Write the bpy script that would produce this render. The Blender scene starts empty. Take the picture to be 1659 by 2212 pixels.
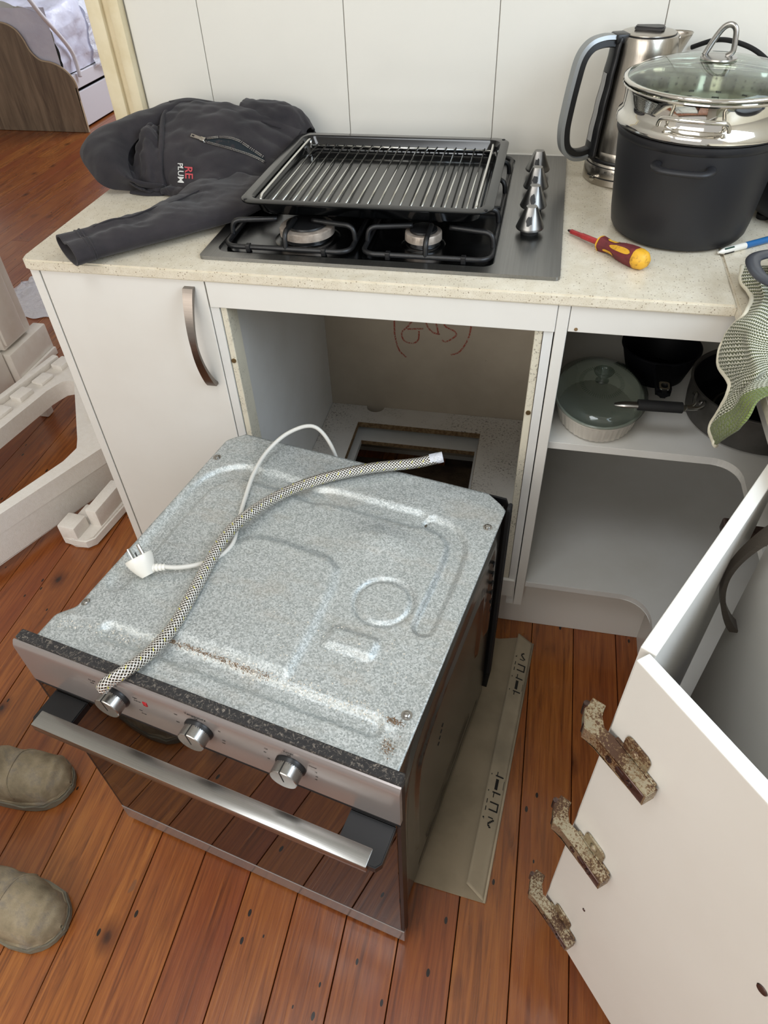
import bpy, bmesh, math, random
from mathutils import Vector, Matrix, noise as mn
random.seed(7)
sc = bpy.context.scene
PI = math.pi
# ------------------------------------------------------------------ camera
CAM = Vector((0.5468, -1.0482, 1.4193))
cr = Vector((0.97946758, 0.1991638, -0.03125756)); cu = Vector((-0.11673772, 0.68671105, 0.71749581)); cd = Vector((-0.1643641, 0.69911495, -0.69586114))
cam = bpy.data.cameras.new('camera'); camo = bpy.data.objects.new('camera', cam); sc.collection.objects.link(camo)
cam.sensor_fit = 'VERTICAL'; cam.sensor_height = 36.0; cam.lens = 1519.69 / 2212 * 36.0; cam.clip_start = 0.02
camo.matrix_world = Matrix(((cr.x, cu.x, -cd.x, CAM.x), (cr.y, cu.y, -cd.y, CAM.y), (cr.z, cu.z, -cd.z, CAM.z), (0, 0, 0, 1)))
sc.camera = camo
# ------------------------------------------------------------------ world, lights, exposure
w = bpy.data.worlds.new('world'); sc.world = w; w.use_nodes = True
w.node_tree.nodes['Background'].inputs[0].default_value = (1.0, 0.98, 0.95, 1)
w.node_tree.nodes['Background'].inputs[1].default_value = 0.52
sc.view_settings.view_transform = 'Standard'; sc.view_settings.look = 'None'; sc.view_settings.gamma = 1
sc.view_settings.use_curve_mapping = False; sc.view_settings.exposure = 0.33

def area(name, loc, target, sx, sy, power, col):
    l = bpy.data.lights.new(name, 'AREA'); l.shape = 'RECTANGLE'; l.size = sx; l.size_y = sy; l.energy = power; l.color = col
    o = bpy.data.objects.new(name, l); sc.collection.objects.link(o); o.location = loc
    o.rotation_euler = (Vector(target) - Vector(loc)).to_track_quat('-Z', 'Y').to_euler(); return o
area('sink_window_light', (1.5, -0.55, 1.62), (-0.3, -0.1, 0.75), 1.3, 0.9, 21.0, (0.70, 0.84, 1.0))
area('back_window_light', (-0.7, -3.2, 1.9), (0.0, 0.4, 0.6), 2.2, 1.5, 36.0, (1.0, 0.95, 0.88))
area('overhead_fill', (0.15, -1.0, 2.56), (0.25, -0.9, 0.0), 0.7, 0.7, 10.0, (0.92, 0.96, 1.0))  # added fill from above, brightens the shaded door face on the right
area('hall_window_light', (-1.7, -1.6, 1.9), (-0.8, 0.4, 0.2), 1.2, 1.0, 19.0, (1.0, 0.97, 0.93))
area('bedroom_window_light', (-1.3, 4.6, 2.1), (-2.4, 3.6, 0.3), 1.4, 1.2, 40.0, (0.86, 0.91, 1.0))

# ------------------------------------------------------------------ helpers
def lin(c):
    if isinstance(c, str):
        c = [int(c[i:i + 2], 16) / 255 for i in (0, 2, 4)]
        c = [x / 12.92 if x <= 0.04045 else ((x + 0.055) / 1.055) ** 2.4 for x in c]
    return (c[0], c[1], c[2], 1)

class NT:
    def __init__(s, name):
        s.m = bpy.data.materials.new(name); s.m.use_nodes = True; s.t = s.m.node_tree; s.b = s.t.nodes['Principled BSDF']
    def n(s, typ, **kw):
        nd = s.t.nodes.new(typ)
        for k, v in kw.items():
            if k.startswith('i_'): nd.inputs[k[2:].replace('_', ' ')].default_value = v
            else: setattr(nd, k, v)
        return nd
    def l(s, a, b): s.t.links.new(a, b)
    def coord(s, kind='Object', scale=(1, 1, 1), rot=(0, 0, 0)):
        if kind == 'Position': src = s.n('ShaderNodeNewGeometry').outputs['Position']
        else: src = s.n('ShaderNodeTexCoord').outputs[kind]
        mp = s.n('ShaderNodeMapping'); mp.inputs['Scale'].default_value = scale; mp.inputs['Rotation'].default_value = rot
        s.l(src, mp.inputs[0]); return mp.outputs[0]
    def noise(s, vec, scale, detail=3, rough=.5, dist=0):
        nd = s.n('ShaderNodeTexNoise'); nd.inputs['Scale'].default_value = scale; nd.inputs['Detail'].default_value = detail
        nd.inputs['Roughness'].default_value = rough; nd.inputs['Distortion'].default_value = dist; s.l(vec, nd.inputs['Vector']); return nd.outputs['Fac']
    def vor(s, vec, scale, out='Distance', feature='F1'):
        nd = s.n('ShaderNodeTexVoronoi', feature=feature); nd.inputs['Scale'].default_value = scale; s.l(vec, nd.inputs['Vector']); return nd.outputs[out]
    def ramp(s, fac, stops, interp='LINEAR'):
        nd = s.n('ShaderNodeValToRGB'); nd.color_ramp.interpolation = interp; e = nd.color_ramp.elements
        while len(e) < len(stops): e.new(0.5)
        for i, (p, c) in enumerate(stops):
            e[i].position = p; e[i].color = lin(c) if not isinstance(c, (int, float)) else (c, c, c, 1)
        s.l(fac, nd.inputs[0]); return nd.outputs[0]
    def mix(s, fac, a, b, mode='MIX'):
        nd = s.n('ShaderNodeMix', data_type='RGBA', blend_type=mode)
        for inp, v in ((nd.inputs[0], fac), (nd.inputs[6], a), (nd.inputs[7], b)):
            if hasattr(v, 'links') or hasattr(v, 'is_linked'): s.l(v, inp)
            elif isinstance(v, (int, float)): inp.default_value = v if inp == nd.inputs[0] else (v, v, v, 1)
            else: inp.default_value = lin(v)
        return nd.outputs[2]
    def math(s, op, a, b=0.0, c=None):
        nd = s.n('ShaderNodeMath', operation=op)
        for i, v in enumerate((a, b) if c is None else (a, b, c)):
            if hasattr(v, 'is_linked'): s.l(v, nd.inputs[i])
            else: nd.inputs[i].default_value = v
        return nd.outputs[0]
    def bump(s, h, strength=.3, dist=.001):
        nd = s.n('ShaderNodeBump'); nd.inputs['Strength'].default_value = strength; nd.inputs['Distance'].default_value = dist
        s.l(h, nd.inputs['Height']); s.l(nd.outputs[0], s.b.inputs['Normal']); return nd
    def base(s, v):
        if hasattr(v, 'is_linked'): s.l(v, s.b.inputs['Base Color'])
        else: s.b.inputs['Base Color'].default_value = lin(v)
    def set(s, **kw):
        for k, v in kw.items():
            i = s.b.inputs[k.replace('_', ' ')]
            if hasattr(v, 'is_linked'): s.l(v, i)
            else: i.default_value = v
        return s

def simple(name, col, rough=.5, metal=0., mott=None, bump=None, spec=None, coat=0.):
    t = NT(name)
    v = t.coord('Object')
    if mott:
        sc_, c2, lo, hi = mott
        t.base(t.mix(t.ramp(t.noise(v, sc_, 4, .6), [(lo, 0.), (hi, 1.)]), col, c2))
    else: t.base(col)
    t.set(Roughness=rough, Metallic=metal)
    if spec is not None: t.set(Specular_IOR_Level=spec)
    if coat: t.set(Coat_Weight=coat, Coat_Roughness=.05)
    if bump: t.bump(t.noise(v, bump[0], 3), bump[1], bump[2])
    return t.m

M = {}
M['white'] = simple('white_laminate', 'd9d6cf', .32, mott=(3, 'd4d0c8', .4, .7), bump=(300, .04, .0005))
M['white2'] = simple('white_carcass', 'd6d5d1', .45, mott=(6, 'cfcdc7', .4, .7))
M['wall'] = simple('painted_wall', 'dcd9d1', .6, mott=(2, 'd6d2c8', .3, .7))
M['splash'] = simple('gloss_splashback', 'e0dcd2', .18, mott=(1.5, 'd9d6cd', .3, .7), bump=(2.0, .05, .01))
M['ceil'] = simple('ceiling_paint', 'e4e2dc', .8)
M['cream'] = simple('cream_gloss_paint', 'dfd2b2', .3, mott=(14, 'd3c39d', .45, .75), bump=(60, .25, .002))
M['whitegloss'] = simple('white_gloss_paint', 'e6e1d8', .25, mott=(9, 'dcd4c8', .45, .7), bump=(40, .15, .002))
M['black'] = simple('black_plastic', '101012', .38)
M['rubber'] = simple('black_rubber', '0b0b0c', .75)
M['dark'] = simple('dark_void', '0a0806', .9)
M['mdf'] = simple('raw_chipboard', '8d7452', .8, mott=(120, '6d5436', .4, .6), bump=(200, .4, .001))
M['foam'] = simple('polystyrene', 'e9e4dd', .6, mott=(90, 'e2dcd3', .3, .7), bump=(330, .35, .002))
M['card'] = simple('cardboard', 'a3967f', .85, mott=(8, '877d6a', .4, .7), bump=(30, .1, .002))
M['cardin'] = simple('cardboard_inner', '9a8c75', .85, mott=(8, '80745f', .4, .7))
M['ink'] = simple('black_print', '14120f', .7)
M['chrome'] = simple('polished_steel', 'd2cfc8', .06, 1.)
M['wire'] = simple('chromed_wire', 'd8d8d4', .16, 1.)
M['greycable'] = simple('grey_cable', 'c6c4bd', .4)
M['plug'] = simple('plug_white', 'dcd9d0', .35)
M['navy'] = simple('navy_enamel', '10121c', .5, bump=(260, .2, .001))
M['pan_black'] = simple('nonstick_black', '040509', .6, spec=.15)
M['anod'] = simple('anodised_grey', '1d1d20', .48, .1, mott=(5, '18181b', .35, .7), bump=(500, .08, .0004))
M['anodlight'] = simple('worn_aluminium', '4b4946', .5, .3, mott=(14, '35332f', .35, .65), bump=(60, .1, .001))
M['ceramic'] = simple('white_ceramic', 'dbd5ca', .2)
M['greyhandle'] = simple('grey_painted_iron', '3a3c42', .35, bump=(80, .2, .001))
M['red'] = simple('red_lens', 'a01622', .2)
M['sdred'] = simple('red_insulation', 'b23436', .5, mott=(60, '8c2b2b', .4, .7))
M['sdmaroon'] = simple('maroon_grip', '6a2327', .6, mott=(60, '501a1c', .4, .7))
M['sdyellow'] = simple('yellow_grip', 'd8a32a', .5, mott=(120, 'a97a24', .52, .68))
M['penwhite'] = simple('pen_white', 'dad8d0', .3)
M['penblue'] = simple('pen_blue', '1f5f97', .3)
M['pengreen'] = simple('pen_green', '12392f', .3)
M['soleg'] = simple('boot_sole', '77705f', .75, mott=(30, '5f5a4e', .4, .7))
M['knobblack'] = simple('worn_black_patch', '1a1a1b', .5)
M['bedwhite'] = simple('bed_white_metal', 'd9d8de', .4)
M['bluebag'] = simple('blue_plastic', '1c3fb4', .4)
M['crumbw'] = simple('pale_grit', 'd8cfc0', .6)
M['crumbb'] = simple('brown_grit', '7d6247', .8)
M['hem'] = simple('cream_hem', 'd3cdb9', .9, bump=(700, .6, .001))
M['textred'] = simple('red_stitching', 'b0444a', .7)
M['textwhite'] = simple('white_stitching', 'c9c9c6', .7)
M['brass'] = simple('brass_screw', '8a7a58', .35, .9)

def brushed(name, col, rough, axis, s=900):
    t = NT(name); sc_ = [s, s, s]; sc_[axis] = 6
    n = t.noise(t.coord('Object', tuple(sc_)), 1, 2)
    t.base(t.mix(t.ramp(n, [(.3, 0.), (.7, 1.)]), col, [x * .86 for x in lin(col)[:3]]))
    t.set(Metallic=1., Roughness=rough); t.bump(n, .06, .0005); return t.m
M['steelx'] = brushed('brushed_steel', 'a8a6a2', .27, 0)
M['hobsteel'] = brushed('hob_steel', '8d8d8c', .3, 1, 500)
M['knobsteel'] = simple('satin_knob_alloy', '8f8e8c', .34, 1.)
M['hobpan'] = brushed('hob_pan_steel', '6d6e70', .22, 0, 400)
M['kettle'] = brushed('kettle_steel', 'b3aca2', .24, 2, 700)
M['handle'] = brushed('handle_bronze', '857d76', .3, 0, 700)
M['enamel'] = simple('black_enamel', '060708', .12, bump=(8, .06, .003))
M['castiron'] = simple('cast_iron', '141415', .4, bump=(300, .3, .001))
M['burner'] = simple('burner_alloy', 'b0a498', .5, .4, mott=(90, '93877b', .4, .7))

def glass(name, col, rough=0.02, ior=1.5):
    t = NT(name); out = t.t.nodes['Material Output']; tr = t.n('ShaderNodeBsdfTransparent'); tr.inputs[0].default_value = lin(col)
    gl_ = t.n('ShaderNodeBsdfGlossy'); gl_.inputs['Roughness'].default_value = rough; fr_ = t.n('ShaderNodeFresnel'); t.l(t.math('ADD', t.math('MULTIPLY', t.n('ShaderNodeNewGeometry').outputs['Backfacing'], 1 / ior - ior), ior), fr_.inputs[0])
    mx = t.n('ShaderNodeMixShader'); t.l(fr_.outputs[0], mx.inputs[0]); t.l(tr.outputs[0], mx.inputs[1]); t.l(gl_.outputs[0], mx.inputs[2]); t.l(mx.outputs[0], out.inputs[0]); return t.m
M['glass'] = glass('clear_glass', 'eef4f0')
M['tintglass'] = glass('greenish_glass', 'dce1df')
# thin clear plastic film: mostly see-through white sheen
def film(name, a):
    t = NT(name); t.base('e9ecf5'); t.set(Roughness=.18, Alpha=a)
    v = t.coord('Object'); t.bump(t.noise(v, 14, 4, .6, .8), .9, .02); return t.m
M['film'] = film('plastic_film', .72)
M['film2'] = film('plastic_film_thin', .55)

def stone():
    t = NT('speckled_stone'); v = t.coord('Position')
    base = t.mix(t.ramp(t.noise(v, 45, 5, .7), [(.35, 0.), (.65, 1.)]), 'd8d0be', 'cdc3ae')
    d = t.vor(v, 240); c = t.vor(v, 240, 'Color')
    sep = t.n('ShaderNodeSeparateColor'); t.l(c, sep.inputs[0])
    k = t.math('MULTIPLY', t.math('LESS_THAN', d, .27), t.math('GREATER_THAN', sep.outputs[0], .78))
    d2 = t.vor(v, 520); c2 = t.vor(v, 520, 'Color'); sep2 = t.n('ShaderNodeSeparateColor'); t.l(c2, sep2.inputs[0])
    k2 = t.math('MULTIPLY', t.math('LESS_THAN', d2, .33), t.math('GREATER_THAN', sep2.outputs[1], .8))
    b = t.mix(t.math('MULTIPLY', k, .75), base, '7b6a52'); b = t.mix(t.math('MULTIPLY', k2, .5), b, '8f7d62')
    t.base(b); t.set(Roughness=.28); return t.m
M['stone'] = stone()

def zinc():
    t = NT('galvanised_sheet'); v = t.coord('Object')
    n = t.noise(v, 750, 2, .7); g = t.vor(v, 480, 'Color'); sp = t.n('ShaderNodeSeparateColor'); t.l(g, sp.inputs[0])
    f = t.math('ADD', t.math('MULTIPLY', n, .6), t.math('MULTIPLY', sp.outputs[0], .4))
    c = t.ramp(f, [(.28, '949a99'), (.5, 'b4b9b8'), (.72, 'd0d4d3')])
    dust = t.ramp(t.noise(t.coord('Object', (1, 2.2, 1)), 9, 5, .65), [(.52, 0.), (.75, 1.)])
    t.base(t.mix(t.math('MULTIPLY', dust, .35), c, 'b9ad9c'))
    t.set(Metallic=.55, Roughness=t.ramp(f, [(.3, .36), (.7, .5)])); t.bump(f, .35, .0006); return t.m
M['zinc'] = zinc()
def zside():
    t = NT('enamelled_side_sheet'); v = t.coord('Object')
    t.base(t.mix(t.ramp(t.noise(v, 5, 4), [(.4, 0.), (.7, 1.)]), '6a6760', '54504a'))
    t.set(Metallic=.75, Roughness=.2); t.bump(t.noise(v, 30, 3), .1, .002); return t.m
M['zside'] = zside()

def wood_floor():
    t = NT('stained_pine_board')
    pos = t.n('ShaderNodeNewGeometry').outputs['Position']; rnd = t.n('ShaderNodeObjectInfo').outputs['Random']
    off = t.n('ShaderNodeCombineXYZ'); t.l(t.math('MULTIPLY', rnd, 37.), off.inputs[0]); t.l(t.math('MULTIPLY', rnd, 91.), off.inputs[1]); t.l(t.math('MULTIPLY', rnd, 53.), off.inputs[2])
    va = t.n('ShaderNodeVectorMath', operation='ADD'); t.l(pos, va.inputs[0]); t.l(off.outputs[0], va.inputs[1]); P = va.outputs[0]
    def mp(s):
        m = t.n('ShaderNodeMapping'); m.inputs['Scale'].default_value = s; t.l(P, m.inputs[0]); return m.outputs[0]
    grain = t.noise(mp((70, 3.2, 70)), 1, 5, .62, 1.6)
    fine = t.noise(mp((420, 10, 420)), 1, 3, .6)
    big = t.noise(mp((7, 2.0, 7)), 1, 3, .5, .5)
    c = t.ramp(grain, [(.26, '5f3216'), (.45, '8f4f24'), (.62, 'a5612d'), (.8, 'b5733a')])
    c = t.mix(t.ramp(big, [(.44, 0.), (.70, .6)]), c, '843a19')
    hue = t.n('ShaderNodeHueSaturation'); t.l(c, hue.inputs['Color']); hue.inputs['Saturation'].default_value = 1.0
    t.l(t.math('ADD', t.math('MULTIPLY', rnd, .20), .76), hue.inputs['Value']); t.l(t.math('ADD', t.math('MULTIPLY', rnd, .010), .496), hue.inputs['Hue']); c = hue.outputs[0]
    c = t.mix(t.ramp(fine, [(.3, .3), (.5, 0.)]), c, '4a230f')
    # knots
    kv = mp((9, 5.5, 9)); kd = t.vor(kv, 1); kc = t.n('ShaderNodeSeparateColor'); t.l(t.vor(kv, 1, 'Color'), kc.inputs[0])
    kd = t.math('ADD', kd, t.math('MULTIPLY', t.noise(mp((40, 25, 40)), 1, 2), .1))
    on = t.math('GREATER_THAN', kc.outputs[0], .55)
    c = t.mix(t.math('MULTIPLY', t.ramp(kd, [(.1, 1.), (.27, 0.)]), t.math('MULTIPLY', on, .75)), c, '40190b')
    c = t.mix(t.math('MULTIPLY', t.ramp(kd, [(.07, 1.), (.13, 0.)]), on), c, '22100a')
    # small dark gouges and nail holes
    nv = mp((55, 26, 55)); nd_ = t.vor(nv, 1); nc = t.n('ShaderNodeSeparateColor'); t.l(t.vor(nv, 1, 'Color'), nc.inputs[0])
    c = t.mix(t.math('MULTIPLY', t.math('LESS_THAN', nd_, .17), t.math('GREATER_THAN', nc.outputs[0], .9)), c, '160c07')
    # grey filler smears and pale scuffs
    gf = t.noise(mp((26, 9, 26)), 1, 2, .4, .6)
    c = t.mix(t.ramp(gf, [(.76, 0.), (.775, .65)]), c, '6d4a34')
    sf = t.noise(mp((120, 60, 120)), 1, 5, .8)
    c = t.mix(t.ramp(sf, [(.7, 0.), (.8, .5)]), c, 'a47a58')
    t.base(c); t.set(Roughness=t.ramp(big, [(.3, .22), (.7, .36)]), Coat_Weight=.25, Coat_Roughness=.12)
    t.bump(t.math('ADD', grain, t.math('MULTIPLY', fine, .5)), .22, .0015); return t.m
M['board'] = wood_floor()

def oak():
    t = NT('grey_oak_laminate'); g = t.noise(t.coord('Position', (26, 26, 2.5)), 1, 5, .6, .8)
    t.base(t.ramp(g, [(.3, '5f5144'), (.5, '7c6c5a'), (.7, '8f7e6a')])); t.set(Roughness=.5); return t.m
M['oak'] = oak()
M['oakedge'] = simple('oak_edge', 'b3a086', .5)

def mouldy(name, base, amt, sc_=60):
    t = NT(name); v = t.coord('Position')
    f = t.noise(v, sc_, 5, .75); reg = t.noise(v, 7, 3, .5)
    k = t.math('MULTIPLY', t.ramp(f, [(.555, 0.), (.60, 1.)]), t.ramp(reg, [(.62 - amt, 0.), (.74 - amt * .6, 1.)]))
    c = t.mix(t.ramp(reg, [(.40, 0.), (.75, .35)]), base, 'a99f8e')
    c = t.mix(t.math('MULTIPLY', k, .85), c, '43362a')
    t.base(c); t.set(Roughness=.6); return t.m
M['mould'] = mouldy('mould_spotted_panel', 'cfcbc4', .17, 170)
M['mouldstrip'] = mouldy('mould_spotted_strip', 'd3ccb8', .2, 260)
M['dirt'] = simple('bare_dirty_timber', '3a2b1e', .95, mott=(9, '5a4836', .4, .65), bump=(30, .7, .01))
def backboard():
    t = NT('fibre_cement_back'); v = t.coord('Position')
    c = t.ramp(t.noise(v, 3.5, 5, .6), [(.3, '9b9080'), (.7, 'b0a594')])
    c = t.mix(t.ramp(t.noise(v, 60, 5, .8), [(.66, 0.), (.74, .6)]), c, '6b6052')
    t.base(c); t.set(Roughness=.85); return t.m
M['backb'] = backboard()
def chalk():
    t = NT('red_crayon'); v = t.coord('Position'); t.base('9c4a3c'); t.set(Roughness=.9)
    t.set(Alpha=t.ramp(t.noise(v, 420, 3, .7), [(.42, 0.), (.5, .85)])); return t.m
M['chalk'] = chalk()

def denim():
    t = NT('charcoal_fleece'); v = t.coord('Object')
    c = t.mix(t.ramp(t.noise(v, 11, 4, .6), [(.35, 0.), (.75, 1.)]), '29272a', '3b3739')
    t.base(c); t.set(Roughness=.95, Sheen_Weight=.12, Specular_IOR_Level=.15)
    t.bump(t.math('ADD', t.noise(v, 900, 2), t.math('MULTIPLY', t.noise(v, 26, 4, .6, .5), 3.)), .35, .0012); return t.m
M['fleece'] = denim()
M['lining'] = simple('jacket_lining', '101a20', .9)

def knit():
    t = NT('green_white_knit'); uv = t.n('ShaderNodeTexCoord').outputs['UV']
    mp = t.n('ShaderNodeMapping'); mp.inputs['Scale'].default_value = (1, 1, 1); t.l(uv, mp.inputs[0])
    s = t.n('ShaderNodeSeparateXYZ'); t.l(mp.outputs[0], s.inputs[0]); U, V = s.outputs[0], s.outputs[1]
    wob = t.math('MULTIPLY', t.noise(mp.outputs[0], 9, 2), 2.2)
    a = t.math('SINE', t.math('ADD', t.math('MULTIPLY', U, 230.), wob)); b = t.math('SINE', t.math('ADD', t.math('MULTIPLY', V, 330.), t.math('MULTIPLY', a, 1.1)))
    f = t.math('ADD', t.math('MULTIPLY', a, .25), t.math('MULTIPLY', b, .5)); f = t.math('ADD', f, .5)
    c = t.ramp(f, [(.2, '474d2c'), (.5, '93946f'), (.75, 'dcdac8')])
    green = t.mix(t.ramp(t.noise(mp.outputs[0], 160, 4, .7), [(.35, 0.), (.65, 1.)]), '5a6a32', '7c8550')
    band = t.math('GREATER_THAN', V, .9)
    t.base(t.mix(band, c, green)); t.set(Roughness=.95, Sheen_Weight=.2, Specular_IOR_Level=.1); t.bump(f, .9, .0025); return t.m
M['knit'] = knit()

def braid():
    t = NT('braided_steel'); uv = t.n('ShaderNodeTexCoord').outputs['UV']; s = t.n('ShaderNodeSeparateXYZ'); t.l(uv, s.inputs[0]); U, V = s.outputs[0], s.outputs[1]
    p = t.math('SINE', t.math('ADD', t.math('MULTIPLY', U, 2 * PI * 10), t.math('MULTIPLY', V, 1150.)))
    q = t.math('SINE', t.math('SUBTRACT', t.math('MULTIPLY', U, 2 * PI * 10), t.math('MULTIPLY', V, 1150.)))
    f = t.math('MAXIMUM', p, q)
    yu = t.math('FRACT', t.math('ADD', t.math('MULTIPLY', U, 2.), t.math('MULTIPLY', V, 46.)))
    wv = t.math('LESS_THAN', yu, .06)
    wv = t.math('MULTIPLY', wv, t.math('GREATER_THAN', t.math('SINE', t.math('MULTIPLY', V, 620.)), .55))
    c = t.ramp(f, [(.0, '5a5650'), (.4, 'bdb8af'), (.9, 'f2efe8')])
    t.base(t.mix(wv, c, 'd6cf3a')); t.set(Metallic=t.math('SUBTRACT', .85, t.math('MULTIPLY', wv, .85)), Roughness=.25); t.bump(f, .8, .0012); return t.m
M['braid'] = braid()

def rust():
    t = NT('rust_pitted_nickel'); v = t.coord('Object')
    f = t.noise(v, 330, 4, .8); r = t.noise(v, 22, 2)
    k = t.math('ADD', f, t.math('MULTIPLY', t.math('SUBTRACT', r, .48), .6))
    t.base(t.ramp(k, [(.46, 'b3aa94'), (.51, '8c7350'), (.58, '4b2f1c')])); t.set(Metallic=t.ramp(k, [(.44, 1.), (.52, 0.)]), Roughness=.42); t.bump(f, .5, .0006); return t.m
M['rust'] = rust()
M['hingeside'] = simple('nickel_side', '6b5a56', .28, .9, mott=(120, '4b3a34', .5, .7))

def suede():
    t = NT('dusty_suede'); v = t.coord('Object')
    c = t.ramp(t.noise(v, 16, 5, .6), [(.3, '6e6350'), (.5, '8c7f68'), (.7, 'a3967f')])
    c = t.mix(t.ramp(t.noise(v, 34, 4, .7), [(.50, 0.), (.70, .5)]), c, '5f5d60')
    t.base(c); t.set(Roughness=.9, Specular_IOR_Level=.2); t.bump(t.math('ADD', t.noise(v, 500, 3), t.math('MULTIPLY', t.noise(v, 22, 3), 2.)), .4, .0015); return t.m
M['suede'] = suede()
def strip():
    t = NT('dusty_black_gasket'); v = t.coord('Object')
    c = t.mix(t.ramp(t.noise(v, 190, 5, .8, 1.), [(.53, 0.), (.68, 1.)]), '242222', '8e8478')
    t.base(c); t.set(Roughness=.85); t.bump(t.noise(v, 300, 3), .5, .001); return t.m
M['gasket'] = strip()
def ovglass():
    t = NT('dark_oven_glass'); t.base('0b0807'); t.set(Roughness=.025, IOR=2.1); return t.m
M['ovglass'] = ovglass()
def satin():
    t = NT('control_panel_steel'); t.base('958d8a'); t.set(Metallic=.5, Roughness=.22)
    v = t.coord('Object', (6, 700, 700)); t.bump(t.noise(v, 1, 2), .03, .0004); return t.m
M['panelsteel'] = satin()
M['matt'] = simple('plastic_mattress', 'd9dbea', .35, mott=(5, 'c7cade', .35, .7), bump=(10, .6, .02))

WM = {}
def link(o, parent=None, world=True):
    sc.collection.objects.link(o)
    if parent is not None:
        o.parent = parent
        if world: o.matrix_parent_inverse = WM[parent.name].inverted()
    WM[o.name] = WM[parent.name].copy() if (parent is not None and not world) else Matrix.Identity(4)
    return o
def tag(o, label=None, cat=None, group=None, kind=None):
    for k, v in (('label', label), ('category', cat), ('group', group), ('kind', kind)):
        if v: o[k] = v
    return o
def thing(name, label, cat, loc=(0, 0, 0), rotz=0, group=None):
    o = bpy.data.objects.new(name, None); sc.collection.objects.link(o); o.location = loc; o.rotation_euler = (0, 0, rotz); o.empty_display_size = .05
    WM[o.name] = Matrix.Translation(loc) @ Matrix.Rotation(rotz, 4, 'Z'); return tag(o, label, cat, group)
def mobj(name, bm, mat, parent=None, smooth=False, local=False, uv=None):
    me = bpy.data.meshes.new(name); bmesh.ops.recalc_face_normals(bm, faces=bm.faces) if bm.faces else None
    bm.to_mesh(me); bm.free()
    for m in (mat if isinstance(mat, (list, tuple)) else [mat]): me.materials.append(M[m] if isinstance(m, str) else m)
    o = bpy.data.objects.new(name, me)
    if smooth:
        for p in me.polygons: p.use_smooth = True
        if smooth is not True:
            me.set_sharp_from_angle(angle=math.radians(smooth))
    return link(o, parent, world=not local)
def nb(): return bmesh.new()
def box(bm, x0, x1, y0, y1, z0, z1, bev=0, seg=2, mi=0, R=None):
    v = [bm.verts.new(p) for p in ((x0, y0, z0), (x1, y0, z0), (x1, y1, z0), (x0, y1, z0), (x0, y0, z1), (x1, y0, z1), (x1, y1, z1), (x0, y1, z1))]
    fs = [bm.faces.new([v[i] for i in f]) for f in ((0, 3, 2, 1), (4, 5, 6, 7), (0, 1, 5, 4), (1, 2, 6, 5), (2, 3, 7, 6), (3, 0, 4, 7))]
    for f in fs: f.material_index = mi
    geo = v
    if bev:
        es = list({e for f in fs for e in f.edges}); r = bmesh.ops.bevel(bm, geom=es, offset=bev, segments=seg, affect='EDGES', profile=.5)
        geo = list({q for f in r['faces'] for q in f.verts} | {q for q in v if q.is_valid})
    if R is not None: bmesh.ops.transform(bm, matrix=R, verts=[q for q in geo if q.is_valid])
    return bm
def bx(*a, **k): return box(nb(), *a, **k)
def prism(bm, poly, z0, z1, bev=0, mi=0, R=None):
    a = [bm.verts.new((x, y, z0)) for x, y in poly]; b = [bm.verts.new((x, y, z1)) for x, y in poly]; n = len(poly)
    fs = [bm.faces.new(a[::-1]), bm.faces.new(b)] + [bm.faces.new((a[i], a[(i + 1) % n], b[(i + 1) % n], b[i])) for i in range(n)]
    for f in fs: f.material_index = mi
    geo = a + b
    if bev:
        es = [e for e in set(fs[0].edges) | set(fs[1].edges)]; r = bmesh.ops.bevel(bm, geom=es, offset=bev, segments=2, affect='EDGES')
        geo = list({q for f in r['faces'] for q in f.verts} | {q for q in a + b if q.is_valid})
    if R is not None: bmesh.ops.transform(bm, matrix=R, verts=[q for q in geo if q.is_valid])
    return bm
def frame_prism(bm, outer, inner, z0, z1, mi=0):
    """outer and inner loops with the same number of points"""
    n = len(outer); L = [[bm.verts.new((x, y, z)) for x, y in p] for p, z in ((outer, z0), (inner, z0), (outer, z1), (inner, z1))]
    for i in range(n):
        j = (i + 1) % n
        for q in ((L[0][i], L[1][i], L[1][j], L[0][j]), (L[2][i], L[2][j], L[3][j], L[3][i]), (L[0][i], L[0][j], L[2][j], L[2][i]), (L[1][i], L[3][i], L[3][j], L[1][j])):
            f = bm.faces.new(q); f.material_index = mi
    return bm
def rrect(x0, x1, y0, y1, r, n=6):
    P = []
    for cx, cy, a in ((x1 - r, y1 - r, 0), (x0 + r, y1 - r, 90), (x0 + r, y0 + r, 180), (x1 - r, y0 + r, 270)):
        for i in range(n + 1):
            t = math.radians(a + 90 * i / n); P.append((cx + r * math.cos(t), cy + r * math.sin(t)))
    return P
def lathe(bm, prof, seg=48, c=(0, 0, 0), sx=1, sy=1, mi=0, close=False, R=None, fl=None):
    rings = []; new = []
    for r, z in prof:
        if r < 1e-6: v = bm.verts.new((c[0], c[1], c[2] + z)); rings.append([v]); new.append(v)
        else:
            ring = []
            for i in range(seg):
                a = 2 * PI * i / seg; k = 1 + (fl(a, z) if fl else 0)
                ring.append(bm.verts.new((c[0] + r * k * sx * math.cos(a), c[1] + r * k * sy * math.sin(a), c[2] + z)))
            rings.append(ring); new += ring
    for a, b in zip(rings, rings[1:]):
        for i in range(seg):
            j = (i + 1) % seg
            if len(a) == 1 and len(b) == 1: continue
            f = bm.faces.new((a[0], b[i], b[j])) if len(a) == 1 else (bm.faces.new((a[i], b[0], a[j])) if len(b) == 1 else bm.faces.new((a[i], b[i], b[j], a[j])))
            f.material_index = mi
    if R is not None: bmesh.ops.transform(bm, matrix=R, verts=new)
    return bm
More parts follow.
